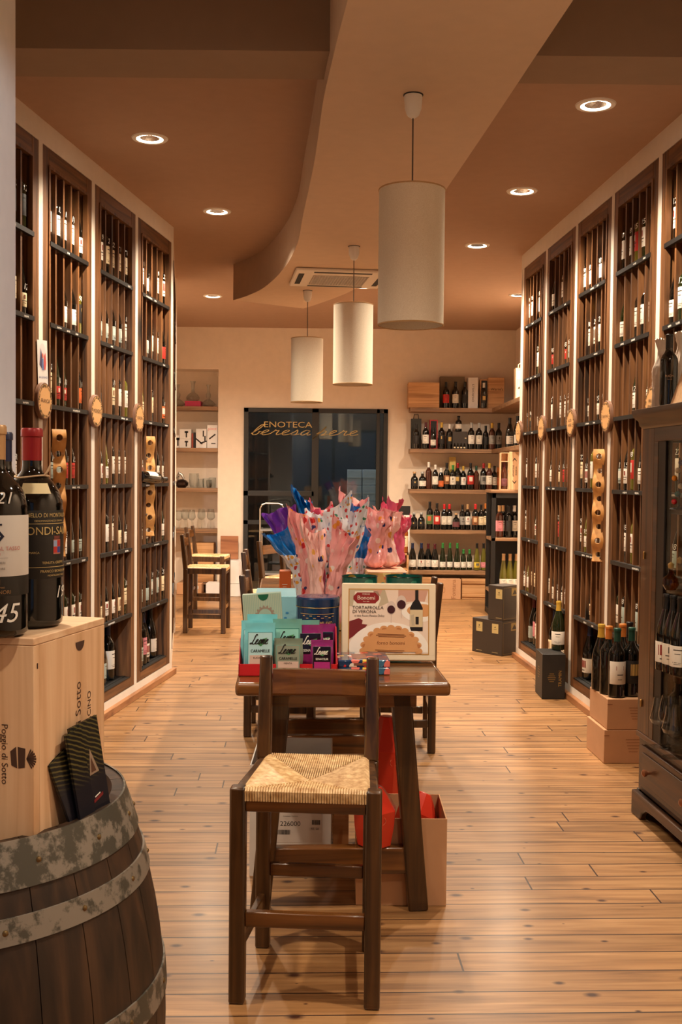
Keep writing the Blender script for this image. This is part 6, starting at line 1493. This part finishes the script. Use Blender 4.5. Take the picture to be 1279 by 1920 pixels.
# third shelf
T=thing('bronze_decanter','dark bronze teapot-shaped decanter on the third niche shelf','decanter',(at(341,900,YN+.1).x,YN+.1,nz[2]+.0012));q=MB();q.lathe([(0,0),(.045,0),(.075,.03),(.08,.06),(.055,.085),(.02,.10),(0,.10)],28);q.build('body',plain('dark_bronze',(64,50,44),.2,metal=.7),T)
q=MB();q.tube([(-.04,0,.07),(-.05,0,.12),(-.03,0,.17),(0,0,.15),(.03,0,.09)],[.012,.02,.022,.018,.01],10);q.build('spout',plain('satin_steel',(190,186,178),.35,metal=.9),T)
for k,(px,s_) in enumerate(((364,1.6),(377,1.0),(386,1.05),(398,1.15),(392,.9))):
    wineglass(at(px,900,YN+.08+.05*(k%2)).x,YN+.08+.06*(k%2),nz[2]+.0012,['tall glass beaker on the third niche shelf','glass tumbler beside the tall beaker on the third niche shelf','glass tumbler in the middle of the third niche shelf','larger glass tumbler at the open end of the third niche shelf','small tumbler behind the others on the third niche shelf'][k],s_*1.05,2,'glass tumblers in the niche','glass tumbler')
for k,(px,s_) in enumerate(((336,1.05),(346,1.1),(360,1.1),(377,1.15),(396,1.15))):
    wineglass(at(px,950,YN+.1).x,YN+.08+.07*(k%2),nz[3]+.0012,['first','second','third','fourth','fifth'][k]+' stemmed wine glass counted from the rack end, lowest niche shelf',s_,1,'stemmed glasses in the niche')
# under the niche
def ub(name,label,cat,px0,px1,pyt,pyb,Y,mat,dep=.25,fn=None,zb=None):
    a=at(px0,1100,Y);b=at(px1,1100,Y);zb=.0015 if zb is None else zb;h=at(px0,pyt,Y).z-zb
    T=thing(name,label,cat,(a.x,Y,zb),0);q=MB();q.box(0,b.x-a.x,0,dep,0,h);q.build('box_body',mat,T,bevel=.003)
    if fn:fn(T,b.x-a.x,h)
    return T
ub('white_carton','lower tall white carton standing before the niche pillar','carton',426,453,1095,1142,YB-.32,M_whitec,.28)
z1_=at(440,1095,YB-.32).z+.002
ub('white_carton','upper white carton stacked before the niche pillar','carton',427,453,1052,1142,YB-.32,M_whitec,.28,None,z1_)
z2_=at(440,1052,YB-.32).z+.002
T=ub('framed_wood_panel','walnut-grained wooden lid standing on the white cartons','wooden lid',413,446,1005,1052,YB-.1,wood('lid_walnut',(110,66,40),(150,96,62),(172,116,78),'X',14,.5),.03,None,z2_)
ub('white_carton','short white carton on the floor between the stool legs','carton',386,424,1094,1140,YB-.25,M_whitec,.24)
ub('brown_carton','brown carton with a small white label behind the near stool','carton',331,378,1094,1142,YB-.15,M_kraft,.3,lambda T,w_,h_:(lambda q:(q.flat([(w_*.72,h_*.5),(w_*.88,h_*.5),(w_*.88,h_*.8),(w_*.72,h_*.8)],.001,0),q.build('paper_label',M_whitec,T)))(MB()))
zc_=at(350,1094,YB-.15).z+.002
ub('wooden_wine_case','oak-look wooden case under the lowest niche shelf','wine case',356,400,1018,1060,YB+.02,M_oak,.2,None,zc_)
q=MB();a=at(335,1090,YB);b=at(404,1090,YB);q.box(a.x,b.x,YB+.001,YB+.28,zc_-.028,zc_-.002);tag(q.build('niche_base_board',M_shelf,bevel=.002),'low dark board under the oak-look case in the niche','shelf')
# curved metal trolley handle seen before the glass door
T=thing('chrome_trolley','chrome tube trolley standing before the glass door','trolley',(at(510,1000,11.6).x,11.6,0));zt_=at(510,944,11.6).z
q=MB();pts=[(-.13,0,0),(-.13,0,zt_-.06),(-.11,0,zt_-.015),(-.07,0,zt_),(.07,0,zt_),(.11,0,zt_-.015),(.13,0,zt_-.06),(.13,0,0)];q.tube(pts,.009,8);q.tube([(-.13,.3,0),(-.13,.3,.8)],.009,8);q.tube([(.13,.3,0),(.13,.3,.8)],.009,8);q.build('tube_frame',M_steel,T)
for z_ in(.78,.3):
    q=MB();q.box(-.13,.13,-.005,.305,z_,z_+.015);q.build('tray',M_steel,T)
print('bottles',NB[0])
